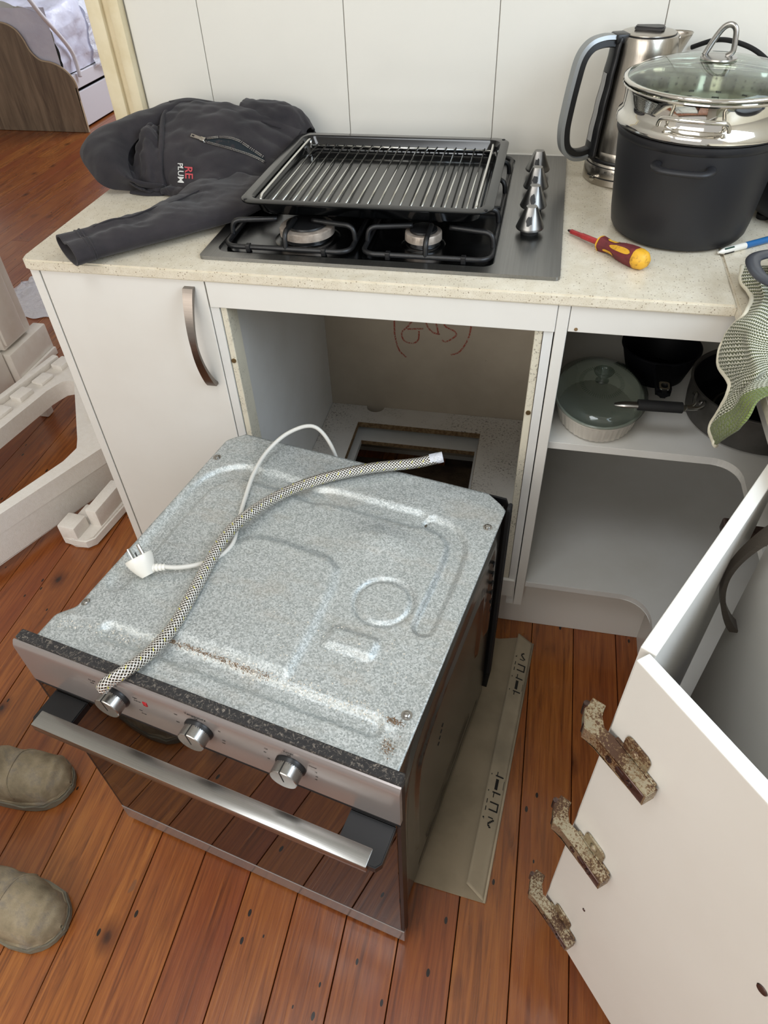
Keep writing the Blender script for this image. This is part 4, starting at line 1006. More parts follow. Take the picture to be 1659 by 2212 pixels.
# crumpled lining and folds inside the hood
RIM = smoothpath([Vector(a_).lerp(Vector(b_), .45) + Vector((0, 0, -.010)) for a_, b_ in zip(hrows[2], hrows[3])], 6); FL = smoothpath([(-.207, .330, .900), (-.213, .340, .93), (-.222, .382, .965), (-.236, .425, .980), (-.248, .468, .992), (-.250, .50, .996), (-.20, .532, .992)], 12)
def along_(P, t): k = t * (len(P) - 1); i = min(int(k), len(P) - 2); return P[i].lerp(P[i + 1], k - i)
def linf(u, v):
    a = along_(RIM, u); c = along_(FL, u); p = a.lerp(c, v); k = math.sin(PI * v); s_ = 4 * u * (1 - u)
    p.z -= .030 * s_ * math.exp(-((v - .25) / .18) ** 2) - .010 * s_ * math.exp(-((v - .62) / .2) ** 2)
    p.z += k * s_ * (.014 * math.sin(u * 11 + v * 5) + .008 * math.sin(v * 15 - u * 7)); p.z = max(p.z, .897); return p
cloth('hood_lining', linf, 90, 50, jk, amp=.010, s=24, seed=4.4, th=.003)
roll('hood_hem', [(-.145, .530, 1.004), (-.180, .540, 1.006), (-.225, .546, 1.008), (-.255, .52, 1.008)], .0085, hood, flat=(1, 1.0))
# loose folds under the chest, in front
cloth('lower_fold', net([[(-.215, .318, .897), (-.16, .302, .897), (-.10, .290, .897), (-.05, .285, .897), (-.02, .29, .897)], [(-.215, .322, .906), (-.16, .303, .914), (-.10, .289, .920), (-.05, .286, .912), (-.02, .29, .904)], [(-.21, .345, .904), (-.16, .335, .910), (-.10, .33, .912), (-.05, .32, .908), (-.02, .32, .902)]]), 80, 16, jk, amp=.009, s=34, seed=8, th=.003)
cloth('under_hem', net([[(-.285, .318, .8955), (-.25, .310, .8955), (-.21, .315, .8955)], [(-.285, .330, .8985), (-.25, .322, .902), (-.21, .33, .900)], [(-.27, .36, .8955), (-.24, .35, .897), (-.2, .36, .897)]]), 20, 10, jk, amp=.002, s=34, seed=8, th=.002)

# wood screws beside the hob
def woodscrew(x, y, a, lab, stand):
    t = thing('wood_screw', lab, 'screw', (x, y, H), a, 'loose screws on the bench')
    R = Matrix.Translation((0, 0, .0035)) @ Matrix.Rotation(PI / 2, 4, 'Y') if not stand else Matrix.Translation((0, 0, .004)) @ Matrix.Rotation(PI / 2 + .25, 4, 'Y')
    b = nb(); lathe(b, [(0, 0), (.0034, 0), (.0030, .0012), (.0015, .003), (.0014, .014), (.0002, .019)], 14, R=R); mobj('shank', b, 'brass', t, smooth=40, local=True)
    b = nb(); P = [R @ Vector((.0019 * math.cos(k * .7), .0019 * math.sin(k * .7), .004 + k * .00022)) for k in range(62)]; tube(b, P, .0005, 5); mobj('thread', b, 'brass', t, local=True)
woodscrew(-.074, .187, .9, 'small crosshead screw beside the jacket sleeve, the left of the two', True); woodscrew(-.048, .176, 3.6, 'small crosshead screw nearest the hob corner, the right of the two', False)

# ================================================================== KETTLE
KX, KY = .7063, .530
kt = thing('electric_kettle', 'tall brushed steel electric kettle with black spine and grey loop handle', 'kettle', (KX, KY, H), math.radians(200))
b = nb(); lathe(b, [(0, .0005), (.076, .0005), (.0785, .003), (.0785, .020), (.077, .034), (.0745, .040), (.072, .041), (0, .041)], 64); kbse = mobj('power_base', b, 'kettle', kt, smooth=35, local=True)
b = nb(); lathe(b, [(.0776, .0345), (.0782, .0355), (.0776, .0365)], 64); lathe(b, [(.0735, .0405), (.0745, .0445), (.0725, .0465)], 64); mobj('base_ring', b, 'black', kbse, smooth=True, local=True)
b = nb(); lathe(b, [(.0722, .046), (.0722, .060), (.0715, .061), (.0735, .0615), (.071, .090), (.067, .13), (.061, .18), (.0560, .222), (.0545, .240), (.0525, .246), (.047, .2475)], 72, fl=None)
body_k = mobj('kettle_body', b, 'kettle', kt, smooth=35, local=True)
b = nb(); lathe(b, [(.048, .2465), (.0475, .2495), (.044, .2505), (.030, .252), (0, .2525)], 56); ld = mobj('lid', b, 'kettle', kt, smooth=35, local=True)
b = nb(); lathe(b, [(.0488, .2468), (.0488, .2486), (.0474, .2486), (.0474, .2468), (.0488, .2468)], 56); mobj('lid_seal', b, 'black', ld, smooth=35, local=True)
b = nb(); prism(b, [(-.026, -.009), (.012, -.015), (.022, -.015), (.026, -.006), (.026, .006), (.022, .015), (.012, .015), (-.026, .009)], .2515, .2585, bev=.002, R=Matrix.Rotation(math.radians(150), 4, 'Z')); mobj('lid_latch', b, 'black', ld, smooth=35, local=True)
# spout on the far side from the handle
b = nb()
def spf(u, v):
    a = (u - .5) * 1.1; r0 = .0555 - .002 * v; out = .030 * math.cos((u - .5) * PI) ** 1.5 * v; r = r0 + out; return (-r * math.cos(a) * 1.0, r * math.sin(a), .195 + .050 * v)
grid(b, spf, 20, 12); sp_ = mobj('spout', b, 'kettle', kt, smooth=True, local=True); solid(sp_, .0012, 0)
# black spine with water gauge on the handle side (local +x)
b = nb()
def spine(u, v):
    z = .047 + .200 * v; r = interp([(.047, .075), (.09, .0725), (.13, .0685), (.18, .0625), (.222, .0575), (.247, .0535)], z) + .0075; hw = .30 - .02 * v; a = (u - .5) * 2 * hw
    return ((r - .004 * abs(2 * u - 1) ** 4) * math.cos(a), r * math.sin(a), z)
grid(b, spine, 12, 30); so = mobj('spine', b, 'black', kt, smooth=True, local=True); solid(so, .005, 0)
b = nb(); box(b, .040, .066, -.017, .017, .236, .251, bev=.003); mobj('spine_cap', b, 'black', kt, smooth=35, local=True)
b = nb()
def gau(u, v):
    z = .075 + .115 * v; r = interp([(.047, .075), (.09, .0725), (.13, .0685), (.18, .0625), (.222, .0575)], z) + .0108; a = .03 + (u - .5) * .22; return (r * math.cos(a), r * math.sin(a), z)
b.free(); b2 = nb(); grid(b2, gau, 4, 20); mobj('water_gauge', b2, simple('gauge_plastic', '8b8a88', .25), so, smooth=True, local=True)
# handle: black inner loop with grey outer band, starting at the spine cap
HP = [(.060, 0, .2425), (.085, 0, .243), (.108, 0, .236), (.1235, 0, .216), (.131, 0, .18), (.1375, 0, .13), (.1395, 0, .095), (.134, 0, .066), (.118, 0, .050), (.098, 0, .047), (.078, 0, .052)]
P = smoothpath(HP, 8)
b = nb(); rg = []
def strap(P, hw, t0, t1, mat, nm):
    b = nb(); rg = []
    for i, p in enumerate(P):
        t = (P[min(i + 1, len(P) - 1)] - P[max(i - 1, 0)]).normalized(); o_ = Vector((-t.z, 0, t.x)); o_ = o_ if o_.x > 0 or o_.z > .5 else o_
        c3 = Vector((.085, 0, .145)); o_ = o_ if (p - c3).dot(o_) > 0 else -o_
        rg.append([b.verts.new(p + Vector((0, y, 0)) + o_ * z) for y, z in ((-hw, t0), (-hw * .85, t1), (hw * .85, t1), (hw, t0), (hw * .7, t0 - .002), (-hw * .7, t0 - .002))])
    for a_, c_ in zip(rg, rg[1:]):
        for k in range(6): b.faces.new((a_[k], a_[(k + 1) % 6], c_[(k + 1) % 6], c_[k]))
    b.faces.new(rg[0][::-1]); b.faces.new(rg[-1]); return mobj(nm, b, mat, kt, smooth=45, local=True)
ho = strap(P, .0125, .0, .0065, simple('grey_metallic_plastic', '8f9293', .35, .6), 'handle'); strap(P, .0105, -.011, -.001, 'black', 'handle_grip')
b = nb(); box(b, .0772, .0792, -.004, .004, .013, .020, bev=.001, R=Matrix.Rotation(-.55, 4, 'Z'))
def arcband(a0, a1, z0, z1, r, mat, nm, par):
    b = nb(); grid(b, lambda u, v: (r * math.cos(a0 + (a1 - a0) * u), r * math.sin(a0 + (a1 - a0) * u), z0 + (z1 - z0) * v), 30, 1); return mobj(nm, b, mat, par, smooth=True, local=True)
arcband(.10, 1.6, .0140, .0165, .0787, 'rubber', 'slider_slot', kbse)
b2 = nb(); lathe(b2, [(0, .012), (.0045, .012), (.0052, .010), (.0045, 0), (0, 0)], 18, R=Matrix.Rotation(.42, 4, 'Z') @ Matrix.Translation((.0775, 0, .0155)) @ Matrix.Rotation(PI / 2, 4, 'Y')); mobj('slider_knob', b2, 'chrome', kbse, smooth=40, local=True); b.free()
for i, s_ in enumerate(('60', '70', '80', '90', '95', '100')):
    a = .30 + i * .2; Rm = Matrix.Rotation(a, 4, 'Z') @ Matrix.Translation((.0779, 0, .0275)) @ Matrix.Rotation(PI / 2, 4, 'Z') @ Matrix.Rotation(PI / 2, 4, 'X')
    o = text('scale_print', s_, .006, 'ink', None, Rm, .0001); o.parent = kbse

# ================================================================== POT, STEAMER, GLASS LID
PX, PY = .7902, .2817
pot = thing('stock_pot', 'tall tapering dark grey anodised stock pot right of the hob', 'pot', (PX, PY, H), math.radians(-105))
b = nb(); lathe(b, [(0, .001), (.098, .001), (.108, .004), (.1135, .012), (.1165, .030), (.1270, .142), (.1278, .156), (.1300, .158), (.1318, .162), (.1318, .168), (.1300, .1695), (.1275, .168), (.1255, .158), (.1145, .03), (.110, .006), (0, .005)], 96)
pbdy = mobj('pot_body', b, 'anod', pot, smooth=30, local=True)
for a in (0, PI):
    RR_ = Matrix.Rotation(a, 4, 'Z')
    b = nb(); P = smoothpath([(.123, -.040, .140), (.135, -.041, .140), (.147, -.034, .139), (.151, -.015, .1385), (.151, .015, .1385), (.147, .034, .139), (.135, .041, .140), (.123, .040, .140)], 5)
    tube(b, [RR_ @ p for p in P], .0075, 12, flat=(.6, 1.0), up=(0, 0, 1)); mobj('side_handle', b, 'anod', pot, smooth=True, local=True)
stm = thing('steamer_insert', 'polished steel steamer insert with wire handles sitting in the dark pot', 'steamer', (PX, PY, H + .178), math.radians(-105))
zS = H + .178
q = lambda z: z - zS
b = nb(); pr_ = [(.112, 1.03), (.1245, 1.055), (.1255, 1.0640), (.1325, 1.0655), (.1362, 1.069), (.1364, 1.074), (.1345, 1.079), (.1300, 1.0835), (.1285, 1.088), (.1282, 1.098), (.1288, 1.112), (.1302, 1.1165), (.1330, 1.118), (.1348, 1.1195), (.1345, 1.1215), (.1325, 1.121), (.1285, 1.117), (.1262, 1.10), (.1262, 1.05), (.120, 1.02), (.108, 1.012), (0, 1.012)]
lathe(b, [(r, q(z)) for r, z in pr_], 96); sb = mobj('steamer_body', b, 'chrome', stm, smooth=30, local=True)
hl = nb(); hr_ = .0011; cnt = 0
for k in range(18):
    a0 = 2 * PI * k / 18
    for (da, dz) in [(i * .024 - .05 + (j % 2) * .012, 1.045 + .0085 * j) for j in range(5) for i in range(5 - j // 2)]:
        a = a0 + da; R = Matrix.Rotation(a, 4, 'Z') @ Matrix.Translation((.1256, 0, q(dz))) @ Matrix.Rotation(-PI / 2, 4, 'Y')
        lathe(hl, [(0, 0), (.0016, 0)], 8, R=R)
tag(mobj('drain_hole', hl, 'rubber', sb, local=True), None, None, None, 'stuff')
for a in (0, PI):
    P = [(.1335, -.050, q(1.090)), (.141, -.048, q(1.098)), (.149, -.042, q(1.104)), (.156, -.02, q(1.105)), (.157, 0, q(1.105)), (.156, .02, q(1.105)), (.149, .042, q(1.104)), (.141, .048, q(1.098)), (.1335, .050, q(1.090))]
    RR_ = Matrix.Rotation(a, 4, 'Z'); mobj('wire_handle', tube(nb(), [RR_ @ p for p in smoothpath(P, 5)], .0034, 10), 'chrome', stm, smooth=True, local=True)
gl = thing('glass_lid', 'domed glass lid with steel rim and loop handle on the steamer', 'lid', (PX, PY, 1.1225), math.radians(-20))
b = nb(); lathe(b, [(.1295, .004), (.127, .0095), (.110, .0175), (.08, .0245), (.045, .0285), (0, .030), (0, .0270), (.045, .0255), (.08, .0215), (.110, .0145), (.1255, .0065), (.1295, .004)], 96); mobj('glass_dome', b, 'glass', gl, smooth=True, local=True)
b = nb(); lathe(b, [(.1285, .000), (.1335, .0005), (.1350, .0035), (.1335, .0065), (.1295, .0070), (.1275, .0045), (.1285, .0)], 96); mobj('lid_rim', b, 'chrome', gl, smooth=True, local=True)
b = nb(); lathe(b, [(0, .0345), (.020, .0340), (.0265, .0325), (.0270, .0305), (0, .0305)], 40); mobj('lid_boss', b, 'steelx', gl, smooth=40, local=True)
P = smoothpath([(-.020, .003, .0335), (-.018, .002, .050), (-.010, .001, .066), (.000, 0, .0735), (.010, -.001, .068), (.014, -.002, .055), (.015, -.003, .042), (.005, -.002, .0345)], 8)
P = smoothpath([(-.022, .0, .033), (-.014, .0, .052), (-.004, 0, .069), (.006, 0, .0735), (.014, 0, .068), (.017, 0, .053), (.0175, 0, .040), (.010, 0, .034)], 8)
mobj('loop_handle', tube(nb(), P, .0042, 12, flat=(1.15, .9)), 'steelx', gl, smooth=True, local=True)

# dark things behind the pot
b = nb(); tube(b, smoothpath([(.80, .632, 1.10), (.835, .60, 1.118), (.865, .56, 1.122), (.90, .52, 1.113), (.935, .49, 1.085), (.965, .515, 1.03), (1.0, .54, .95), (1.06, .57, H + .006), (1.13, .57, H + .006)], 8), .0042, 10)
tag(mobj('power_cord', b, 'rubber', smooth=True), 'black power cord arching from the wall behind the glass lid', 'cord')
cok = thing('round_cooker', 'dark navy rounded cooker body at the right edge behind the stock pot', 'cooker', (1.026, .372, H))
b = nb(); lathe(b, [(0, .006), (.085, .006), (.098, .012), (.106, .03), (.108, .08), (.104, .115), (.09, .135), (.05, .145), (0, .147)], 64); mobj('cooker_body', b, 'navy', cok, smooth=True, local=True)
for a in (200, 320, 80): 
    b = nb(); lathe(b, [(0, 0), (.011, 0), (.012, .008), (0, .008)], 18, c=(.085 * math.cos(math.radians(a)), .085 * math.sin(math.radians(a)), .0)); mobj('cooker_foot', b, 'rubber', cok, smooth=40, local=True)

# ================================================================== SCREWDRIVER, PEN
t0 = Vector((.603, .232, H + .006)); t1 = Vector((.726, .097, H + .0165)); dv = (t1 - t0); Ls = dv.length; q_ = dv.to_track_quat('Z', 'Y').to_matrix().to_4x4(); q_.translation = t0
sd = thing('screwdriver', 'red and yellow insulated screwdriver lying right of the hob', 'screwdriver', tuple(t0))
b = nb(); lathe(b, [(0, 0), (.0016, .0005), (.0026, .004), (.0026, .010), (0, .010)], 12, R=q_); mobj('tip', b, 'hingeside', sd, smooth=40)
b = nb(); lathe(b, [(.0034, .008), (.0040, .009), (.0040, .034), (.0048, .036), (.0048, .082)], 20, R=q_); mobj('insulated_shaft', b, 'sdred', sd, smooth=40)
hp = [(.0048, .078), (.0105, .0785), (.0128, .081), (.0128, .084)]
b = nb(); lathe(b, [(0, .0775)] + hp, 24, R=q_, fl=lambda a, z: .03 * math.cos(6 * a)); mobj('collar', b, 'sdyellow', sd, smooth=40)
b = nb(); lathe(b, [(.0124, .084), (.0112, .094), (.0098, .102), (.0102, .112), (.0135, .126), (.0155, .143), (.0160, .158), (.0150, .170)], 36, R=q_, fl=lambda a, z: .05 * math.cos(6 * a)); hd = mobj('grip', b, 'sdmaroon', sd, smooth=50)
b = nb(); lathe(b, [(.0158, .163), (.0160, .168), (.0140, .178), (.009, .1835), (0, .185)], 36, R=q_, fl=lambda a, z: .03 * math.cos(6 * a)); mobj('butt_cap', b, 'sdyellow', sd, smooth=True)
def inlay(a0, a1, z0, z1):
    prof = [(.084, .0124), (.094, .0112), (.102, .0098), (.112, .0102), (.126, .0135), (.143, .0155), (.158, .0160), (.170, .0150)]
    b = nb()
    def f(u, v):
        z = z0 + (z1 - z0) * v; k = math.sqrt(max(0, 1 - (2 * v - 1) ** 4)); a = (a0 + a1) / 2 + (a1 - a0) / 2 * (2 * u - 1) * k; r = interp(prof, z) * (1 + .05 * math.cos(6 * a)) + .0007; return q_ @ Vector((r * math.cos(a), r * math.sin(a), z))
    grid(b, f, 10, 16); return mobj('grip_inlay', b, 'sdyellow', hd, smooth=True)
for a_ in (0, 1, 2, 3, 4, 5): inlay(a_ * PI / 3 - .28 + .4, a_ * PI / 3 + .28 + .4, .096 if a_ % 2 else .108, .122 if a_ % 2 else .158)
p0 = Vector((.847, .1715, H + .0055)); p1 = Vector((.975, .264, H + .0055)); dv = p1 - p0; q_ = dv.to_track_quat('Z', 'Y').to_matrix().to_4x4(); q_.translation = p0
pn_ = thing('ballpoint_pen', 'white and blue four-colour ballpoint pen lying beside the pot', 'pen', tuple(p0))
b = nb(); lathe(b, [(0, 0), (.0018, .0004), (.0022, .004), (.0034, .006), (.0050, .012), (.0054, .016), (.0054, .058)], 24, R=q_); mobj('upper_barrel', b, 'penwhite', pn_, smooth=40)
b = nb(); lathe(b, [(.0055, .058), (.0055, .125), (.0045, .133), (.0012, .15), (0, .151)], 24, R=q_); mobj('lower_barrel', b, 'penblue', pn_, smooth=40)
for k in range(4):
    b = nb(); box(b, .0046, .0061, -.0014, .0014, .011, .031, bev=.0006, R=q_ @ Matrix.Rotation(k * PI / 2 + .5, 4, 'Z')); mobj('colour_slider', b, ['ink', 'pengreen', 'ink', 'pengreen'][k], pn_, smooth=40)

# ================================================================== TOWEL and grey pan handle
TW = [[(.873, .103, .908), (.892, .093, .914), (.917, .096, .915), (.957, .122, .91)], [(.867, .055, .906), (.879, .025, .925), (.917, .067, .907), (.955, .068, .91)], [(.875, .005, .906), (.880, -.021, .922), (.914, .011, .906), (.951, .012, .909)],
 [(.854, -.052, .906), (.865, -.069, .920), (.896, -.073, .910), (.94, -.071, .909)], [(.846, -.037, .881), (.841, -.102, .915), (.869, -.139, .925), (.929, -.122, .909)], [(.843, -.026, .842), (.838, -.133, .909), (.856, -.161, .920), (.924, -.146, .909)],
 [(.841, -.060, .827), (.836, -.184, .908), (.854, -.190, .920), (.919, -.169, .909)], [(.838, -.145, .849), (.833, -.223, .912), (.853, -.215, .920), (.914, -.192, .909)], [(.834, -.150, .814), (.832, -.209, .878), (.842, -.229, .910), (.908, -.209, .909)],
 [(.830, -.144, .772), (.826, -.220, .859), (.836, -.248, .910), (.905, -.223, .909)], [(.830, -.197, .783), (.826, -.272, .871), (.843, -.260, .908), (.903, -.235, .909)]]
ft = net(TW)
def tf(u, v):
    p = ft(u, v); return p + Vector((-1, -.3, .2)) * (.004 * math.sin(u * 17 + v * 5) * math.sin(v * 9 + .4) * (1 - u) + .0016 * mn.noise(p * 60))
b = nb(); grid(b, tf, 70, 130, uvs=True); tw = mobj('tea_towel', b, 'knit', smooth=True); tag(tw, 'green and cream knitted tea towel hanging over the bench edge', 'towel'); solid(tw, .004, 0)
hm = [tf(0, i / 60) for i in range(61)]; mobj('cream_hem', tube(nb(), hm, .0042, 8, flat=(1, 1.3)), 'hem', tw, smooth=True)
hm = [tf(.62 - .1 * abs(i / 24 - .5), .02 + .30 * i / 24) + Vector((-.002, -.004, .006)) for i in range(25)]; mobj('cream_hem', tube(nb(), hm, .0040, 8), 'hem', tw, smooth=True)
gp = thing('roasting_pan', 'dark grey pan whose looped handle rests on the towel', 'pan', (1.02, .02, H))
b = nb(); lathe(b, [(0, .022), (.095, .022), (.106, .028), (.114, .055), (.116, .057), (.114, .060), (.110, .057), (.101, .032), (.09, .028), (0, .028)], 64, sx=1.0); mobj('pan_body', b, 'greyhandle', gp, smooth=40, local=True)
P = smoothpath([(.925, .062, .948), (.895, .060, .950), (.868, .042, .950), (.862, .012, .949), (.870, -.022, .948), (.895, -.045, .948), (.925, -.046, .948)], 6)
mobj('loop_handle', tube(nb(), P, .0105, 12, flat=(.45, 1), up=(0, 0, 1)), 'greyhandle', gp, smooth=True)

# ================================================================== IN THE CORNER CABINET
SH = .585
cs = thing('casserole_dish', 'white fluted oval casserole dish on the shelf under a glass lid', 'casserole', (.7032, .1349, SH))
b = nb(); ry = .1199 / .088
lathe(b, [(0, .002), (.070, .002), (.074, .006), (.0800, .036), (.0815, .038), (.0835, .040), (.0845, .047), (.0820, .048), (.0795, .044), (.072, .010), (0, .008)], 120, sx=1, sy=ry, fl=lambda a, z: .012 * math.cos(44 * a) * (1 if .004 < z < .037 else 0)); mobj('dish', b, 'ceramic', cs, smooth=45, local=True)
gl2 = thing('glass_lid', 'round-knobbed greenish glass lid on the white casserole', 'lid', (.7032, .1349, SH + .0485))
b = nb(); sy_ = ry
lathe(b, [(.0885, .000), (.0890, .003), (.086, .0045), (.080, .0050), (.0765, .012), (.070, .0165), (.045, .0215), (0, .024), (0, .0215), (.045, .0190), (.069, .0142), (.0745, .0105), (.078, .0025), (.086, .001), (.0885, .0)], 96, sy=sy_); mobj('lid_glass', b, 'tintglass', gl2, smooth=True, local=True)
b = nb(); lathe(b, [(0, .0238), (.012, .024), (.0125, .027), (.0075, .031), (.0085, .035), (.0165, .042), (.0190, .047), (.0180, .048), (.0145, .0445), (.006, .040), (0, .039)], 48); mobj('lid_knob', b, 'tintglass', gl2, smooth=True, local=True)
b = nb()
for i in range(60):
    a = 2 * PI * i / 60; tube(b, [(.034 * math.cos(a), .044 * math.sin(a), .0230), (.042 * math.cos(a), .054 * math.sin(a), .0220)], .0004, 4)
tag(mobj('pressed_rays', b, 'tintglass', gl2, local=True), None, None, None, 'stuff')
sp2 = thing('saucepan', 'black nonstick saucepan behind the casserole with its handle pointing to the front', 'saucepan', (.823, .285, SH))
b = nb(); lathe(b, [(0, .002), (.050, .002), (.057, .008), (.067, .04), (.0755, .070), (.078, .0715), (.078, .0745), (.0755, .0755), (.0735, .072), (.064, .04), (.054, .01), (0, .008)], 64); mobj('pan_body', b, 'pan_black', sp2, smooth=40, local=True)
b = nb(); prism(b, rrect(-.0135, .0135, -.168, -.070, .009), .058, .073, bev=.004, R=Matrix.Rotation(-.048, 4, 'Z')); hn = mobj('handle', b, 'pan_black', sp2, smooth=40, local=True)
b = nb(); frame_prism(b, rrect(-.0095, .0095, -.164, -.138, .006), rrect(-.0060, .0060, -.159, -.143, .005), .0725, .0750); bmesh.ops.transform(b, matrix=Matrix.Rotation(-.048, 4, 'Z'), verts=b.verts); mobj('hanging_ring', b, 'chrome', hn, local=True)
fp = thing('saute_pan', 'worn grey saute pan with steel and black handle at the shelf front', 'pan', (1.001, .1694, SH))
b = nb(); lathe(b, [(0, .001), (.118, .001), (.128, .006), (.1305, .030), (.1310, .070), (.1335, .072), (.1335, .075), (.1290, .075), (.1275, .070), (.1265, .012), (.118, .0075), (0, .006)], 96); mobj('pan_body', b, 'anodlight', fp, smooth=40, local=True)
b = nb(); lathe(b, [(0, .0085), (.1175, .010), (.1258, .014), (.1268, .0695)], 96); mobj('nonstick_lining', b, 'pan_black', fp, smooth=True, local=True)
b = nb(); lathe(b, [(.075, .0095), (.077, .0102), (.079, .0097)], 64); mobj('base_ring', b, 'anodlight', fp, smooth=True, local=True)
hd_ = thing('pan_handle', None, None, (0, 0, 0)); bpy.data.objects.remove(hd_)
P = smoothpath([(.876, .105, .655), (.868, .085, .662), (.862, .062, .665), (.838, .056, .667), (.78, .053, .668), (.748, .051, .667), (.722, .054, .664)], 6)
P1 = smoothpath([(.884, .100, .653), (.876, .076, .660), (.862, .0625, .664), (.838, .058, .666)], 6); P2 = smoothpath([(.874, .128, .653), (.866, .10, .660), (.858, .070, .664), (.838, .060, .666)], 6)
sh_ = mobj('steel_handle', tube(nb(), smoothpath([(.845, .057, .666), (.80, .0535, .6675), (.76, .0515, .668), (.735, .0515, .6665), (.722, .053, .664)], 6), lambda t: .0085 * (1 - .55 * max(0, t - .7) / .3), 14, flat=(.55, 1), up=(0, 0, 1)), 'steelx', fp, smooth=True)
for P_ in (P1, P2): mobj('handle_wire', tube(nb(), P_, .0042, 8), 'steelx', fp, smooth=True)
mobj('handle_sleeve', tube(nb(), smoothpath([(.838, .0565, .667), (.80, .0535, .668), (.762, .0518, .6685)], 6), .0115, 16, flat=(.8, 1), up=(0, 0, 1)), 'rubber', sh_, smooth=40)
for x, y in ((.882, .101), (.874, .127)): mobj('rivet', lathe(nb(), [(0, .003), (.0035, .0025), (.005, 0)], 14, R=Matrix.Translation((x - .004, y - .002, .653)) @ Matrix.Rotation(-1.2, 4, 'Y')), 'steelx', fp, smooth=True)

# ================================================================== POLYSTYRENE PACKING
fm = thing('foam_packaging', 'large white polystyrene packing frame with a rounded rectangular hole, left of the cabinet', 'packaging', (-.85, .3, 0))
zt, zb = .172, .085
def lerp2(a, b, t): return (a[0] + (b[0] - a[0]) * t, a[1] + (b[1] - a[1]) * t)
def resample(P, c, n):
    out = []
    for k in range(n):
        a = 2 * PI * k / n; d = (math.cos(a), math.sin(a)); best = 0
        for i in range(len(P)):
            (x1, y1), (x2, y2) = P[i], P[(i + 1) % len(P)]; ex, ey = x2 - x1, y2 - y1; den = d[0] * ey - d[1] * ex
            if abs(den) < 1e-9: continue
            t = ((x1 - c[0]) * ey - (y1 - c[1]) * ex) / den; s = ((x1 - c[0]) * d[1] - (y1 - c[1]) * d[0]) / den
            if t > 0 and -1e-6 <= s <= 1 + 1e-6: best = max(best, t)
        out.append((c[0] + d[0] * best, c[1] + d[1] * best))
    return out
zt, zb = .172, .118
fo_ = [(-1.12, .06), (-1.035, .487), (-1.005, .68), (-.955, .775), (-.86, .79), (-.74, .62), (-.60, .40), (-.592, .345), (-.765, -.045), (-.83, -.16), (-1.06, -.12)]
fi_ = [(-.99, .12), (-.95, .361), (-.915, .575), (-.892, .628), (-.862, .636), (-.838, .60), (-.692, .355), (-.672, .315), (-.680, .255), (-.756, .064), (-.80, -.03), (-.86, -.06), (-.96, .02)]
c_ = (-.84, .28); b = nb(); frame_prism(b, resample(fo_, c_, 120), resample(fi_, c_, 120), zb, zt)
bmesh.ops.bevel(b, geom=[e for e in b.edges if len(e.link_faces) == 2 and abs(e.calc_face_angle(0)) > 1.0 and abs(e.verts[0].co.z - e.verts[1].co.z) < 1e-5], offset=.005, segments=2, affect='EDGES')
mobj('frame', b, 'foam', fm, smooth=40)
du = Vector((.17, .985, 0)).normalized(); 
for i in range(7):
    o_ = Vector((-1.085, .13, zt - .001)) + du * (.095 * i); R = frame(o_, du, (-du.y, du.x, 0)); mobj('ridge', bx(0, .058, -.062, -.018, 0, .012 if i % 2 else .018, bev=.004, R=R), 'foam', fm, smooth=40)
mobj('outer_lip', bx(0, .62, -.012, .012, 0, .022, bev=.005, R=frame((-1.085, .13, zt - .001), du, (-du.y, du.x, 0))), 'foam', fm, smooth=40)
dr_ = Vector((.52, -.855, 0)).normalized()
for i, (s0, ln, wd_, hh) in enumerate(((.02, .07, .03, .012), (.12, .05, .045, .010), (.20, .08, .028, .014))):
    R = frame(Vector((-.84, .70, zt - .001)) + dr_ * s0, dr_, (-dr_.y, dr_.x, 0)); mobj('ridge', bx(0, ln, -wd_ / 2 + .0, wd_ / 2, 0, hh, bev=.004, R=R), 'foam', fm, smooth=40)
sk_ = [(-.765, -.043), (-.594, .345), (-.602, .398), (-.628, .385), (-.622, .350), (-.782, -.015), (-1.04, -.09), (-1.055, -.118), (-.83, -.158)]
mobj('skirt', prism(nb(), sk_[::-1], .030, .150, bev=.004), 'foam', fm, smooth=40)
for x, y in ((-1.02, -.10), (-1.04, .66), (-.80, -.11), (-.80, .70)): mobj('foot', bx(x - .018, x + .018, y - .018, y + .018, .0006, .125 if y > .5 else .034, bev=.005), 'foam', fm, smooth=40)
bk_ = thing('packing_block', 'small stepped white polystyrene corner block on the floor beside the cabinet', 'packaging', (-.60, .2, 0))
R = frame((-.648, .100, .0006), (.99, -.10, 0), (.10, .99, 0))
mobj('block_base', prism(nb(), [(.0, .0), (.035, -.002), (.075, .0), (.092, .02), (.100, .21), (.050, .21)], 0, .032, bev=.005, R=R), 'foam', bk_, smooth=40)
mobj('block_step', bx(-.004, .052, .0, .058, .006, .072, bev=.005, R=R), 'foam', bk_, smooth=40)
mobj('block_step', bx(.050, .086, .062, .195, .02, .088, bev=.004, R=R), 'foam', bk_, smooth=40)
mobj('block_step', bx(.014, .048, .06, .11, .02, .060, bev=.004, R=R), 'foam', bk_, smooth=40)

# clear plastic packing bag on the hall floor
b = nb()
def bagf(u, v):
    x, y = -1.68 + .32 * u, 1.27 + .34 * v; k = 16 * u * (1 - u) * v * (1 - v); p = Vector((x + .04 * mn.noise(Vector((v * 4, 0, 2))), y + .05 * mn.noise(Vector((u * 4, 3, 0))), .004)); p.z += .055 * k + .05 * k * abs(mn.noise(Vector((u * 7, v * 7, 0)))) ; return p
grid(b, bagf, 40, 40); tag(mobj('plastic_bag', b, 'film', smooth=True), 'crumpled clear plastic bag on the hall floor past the bench end', 'bag')

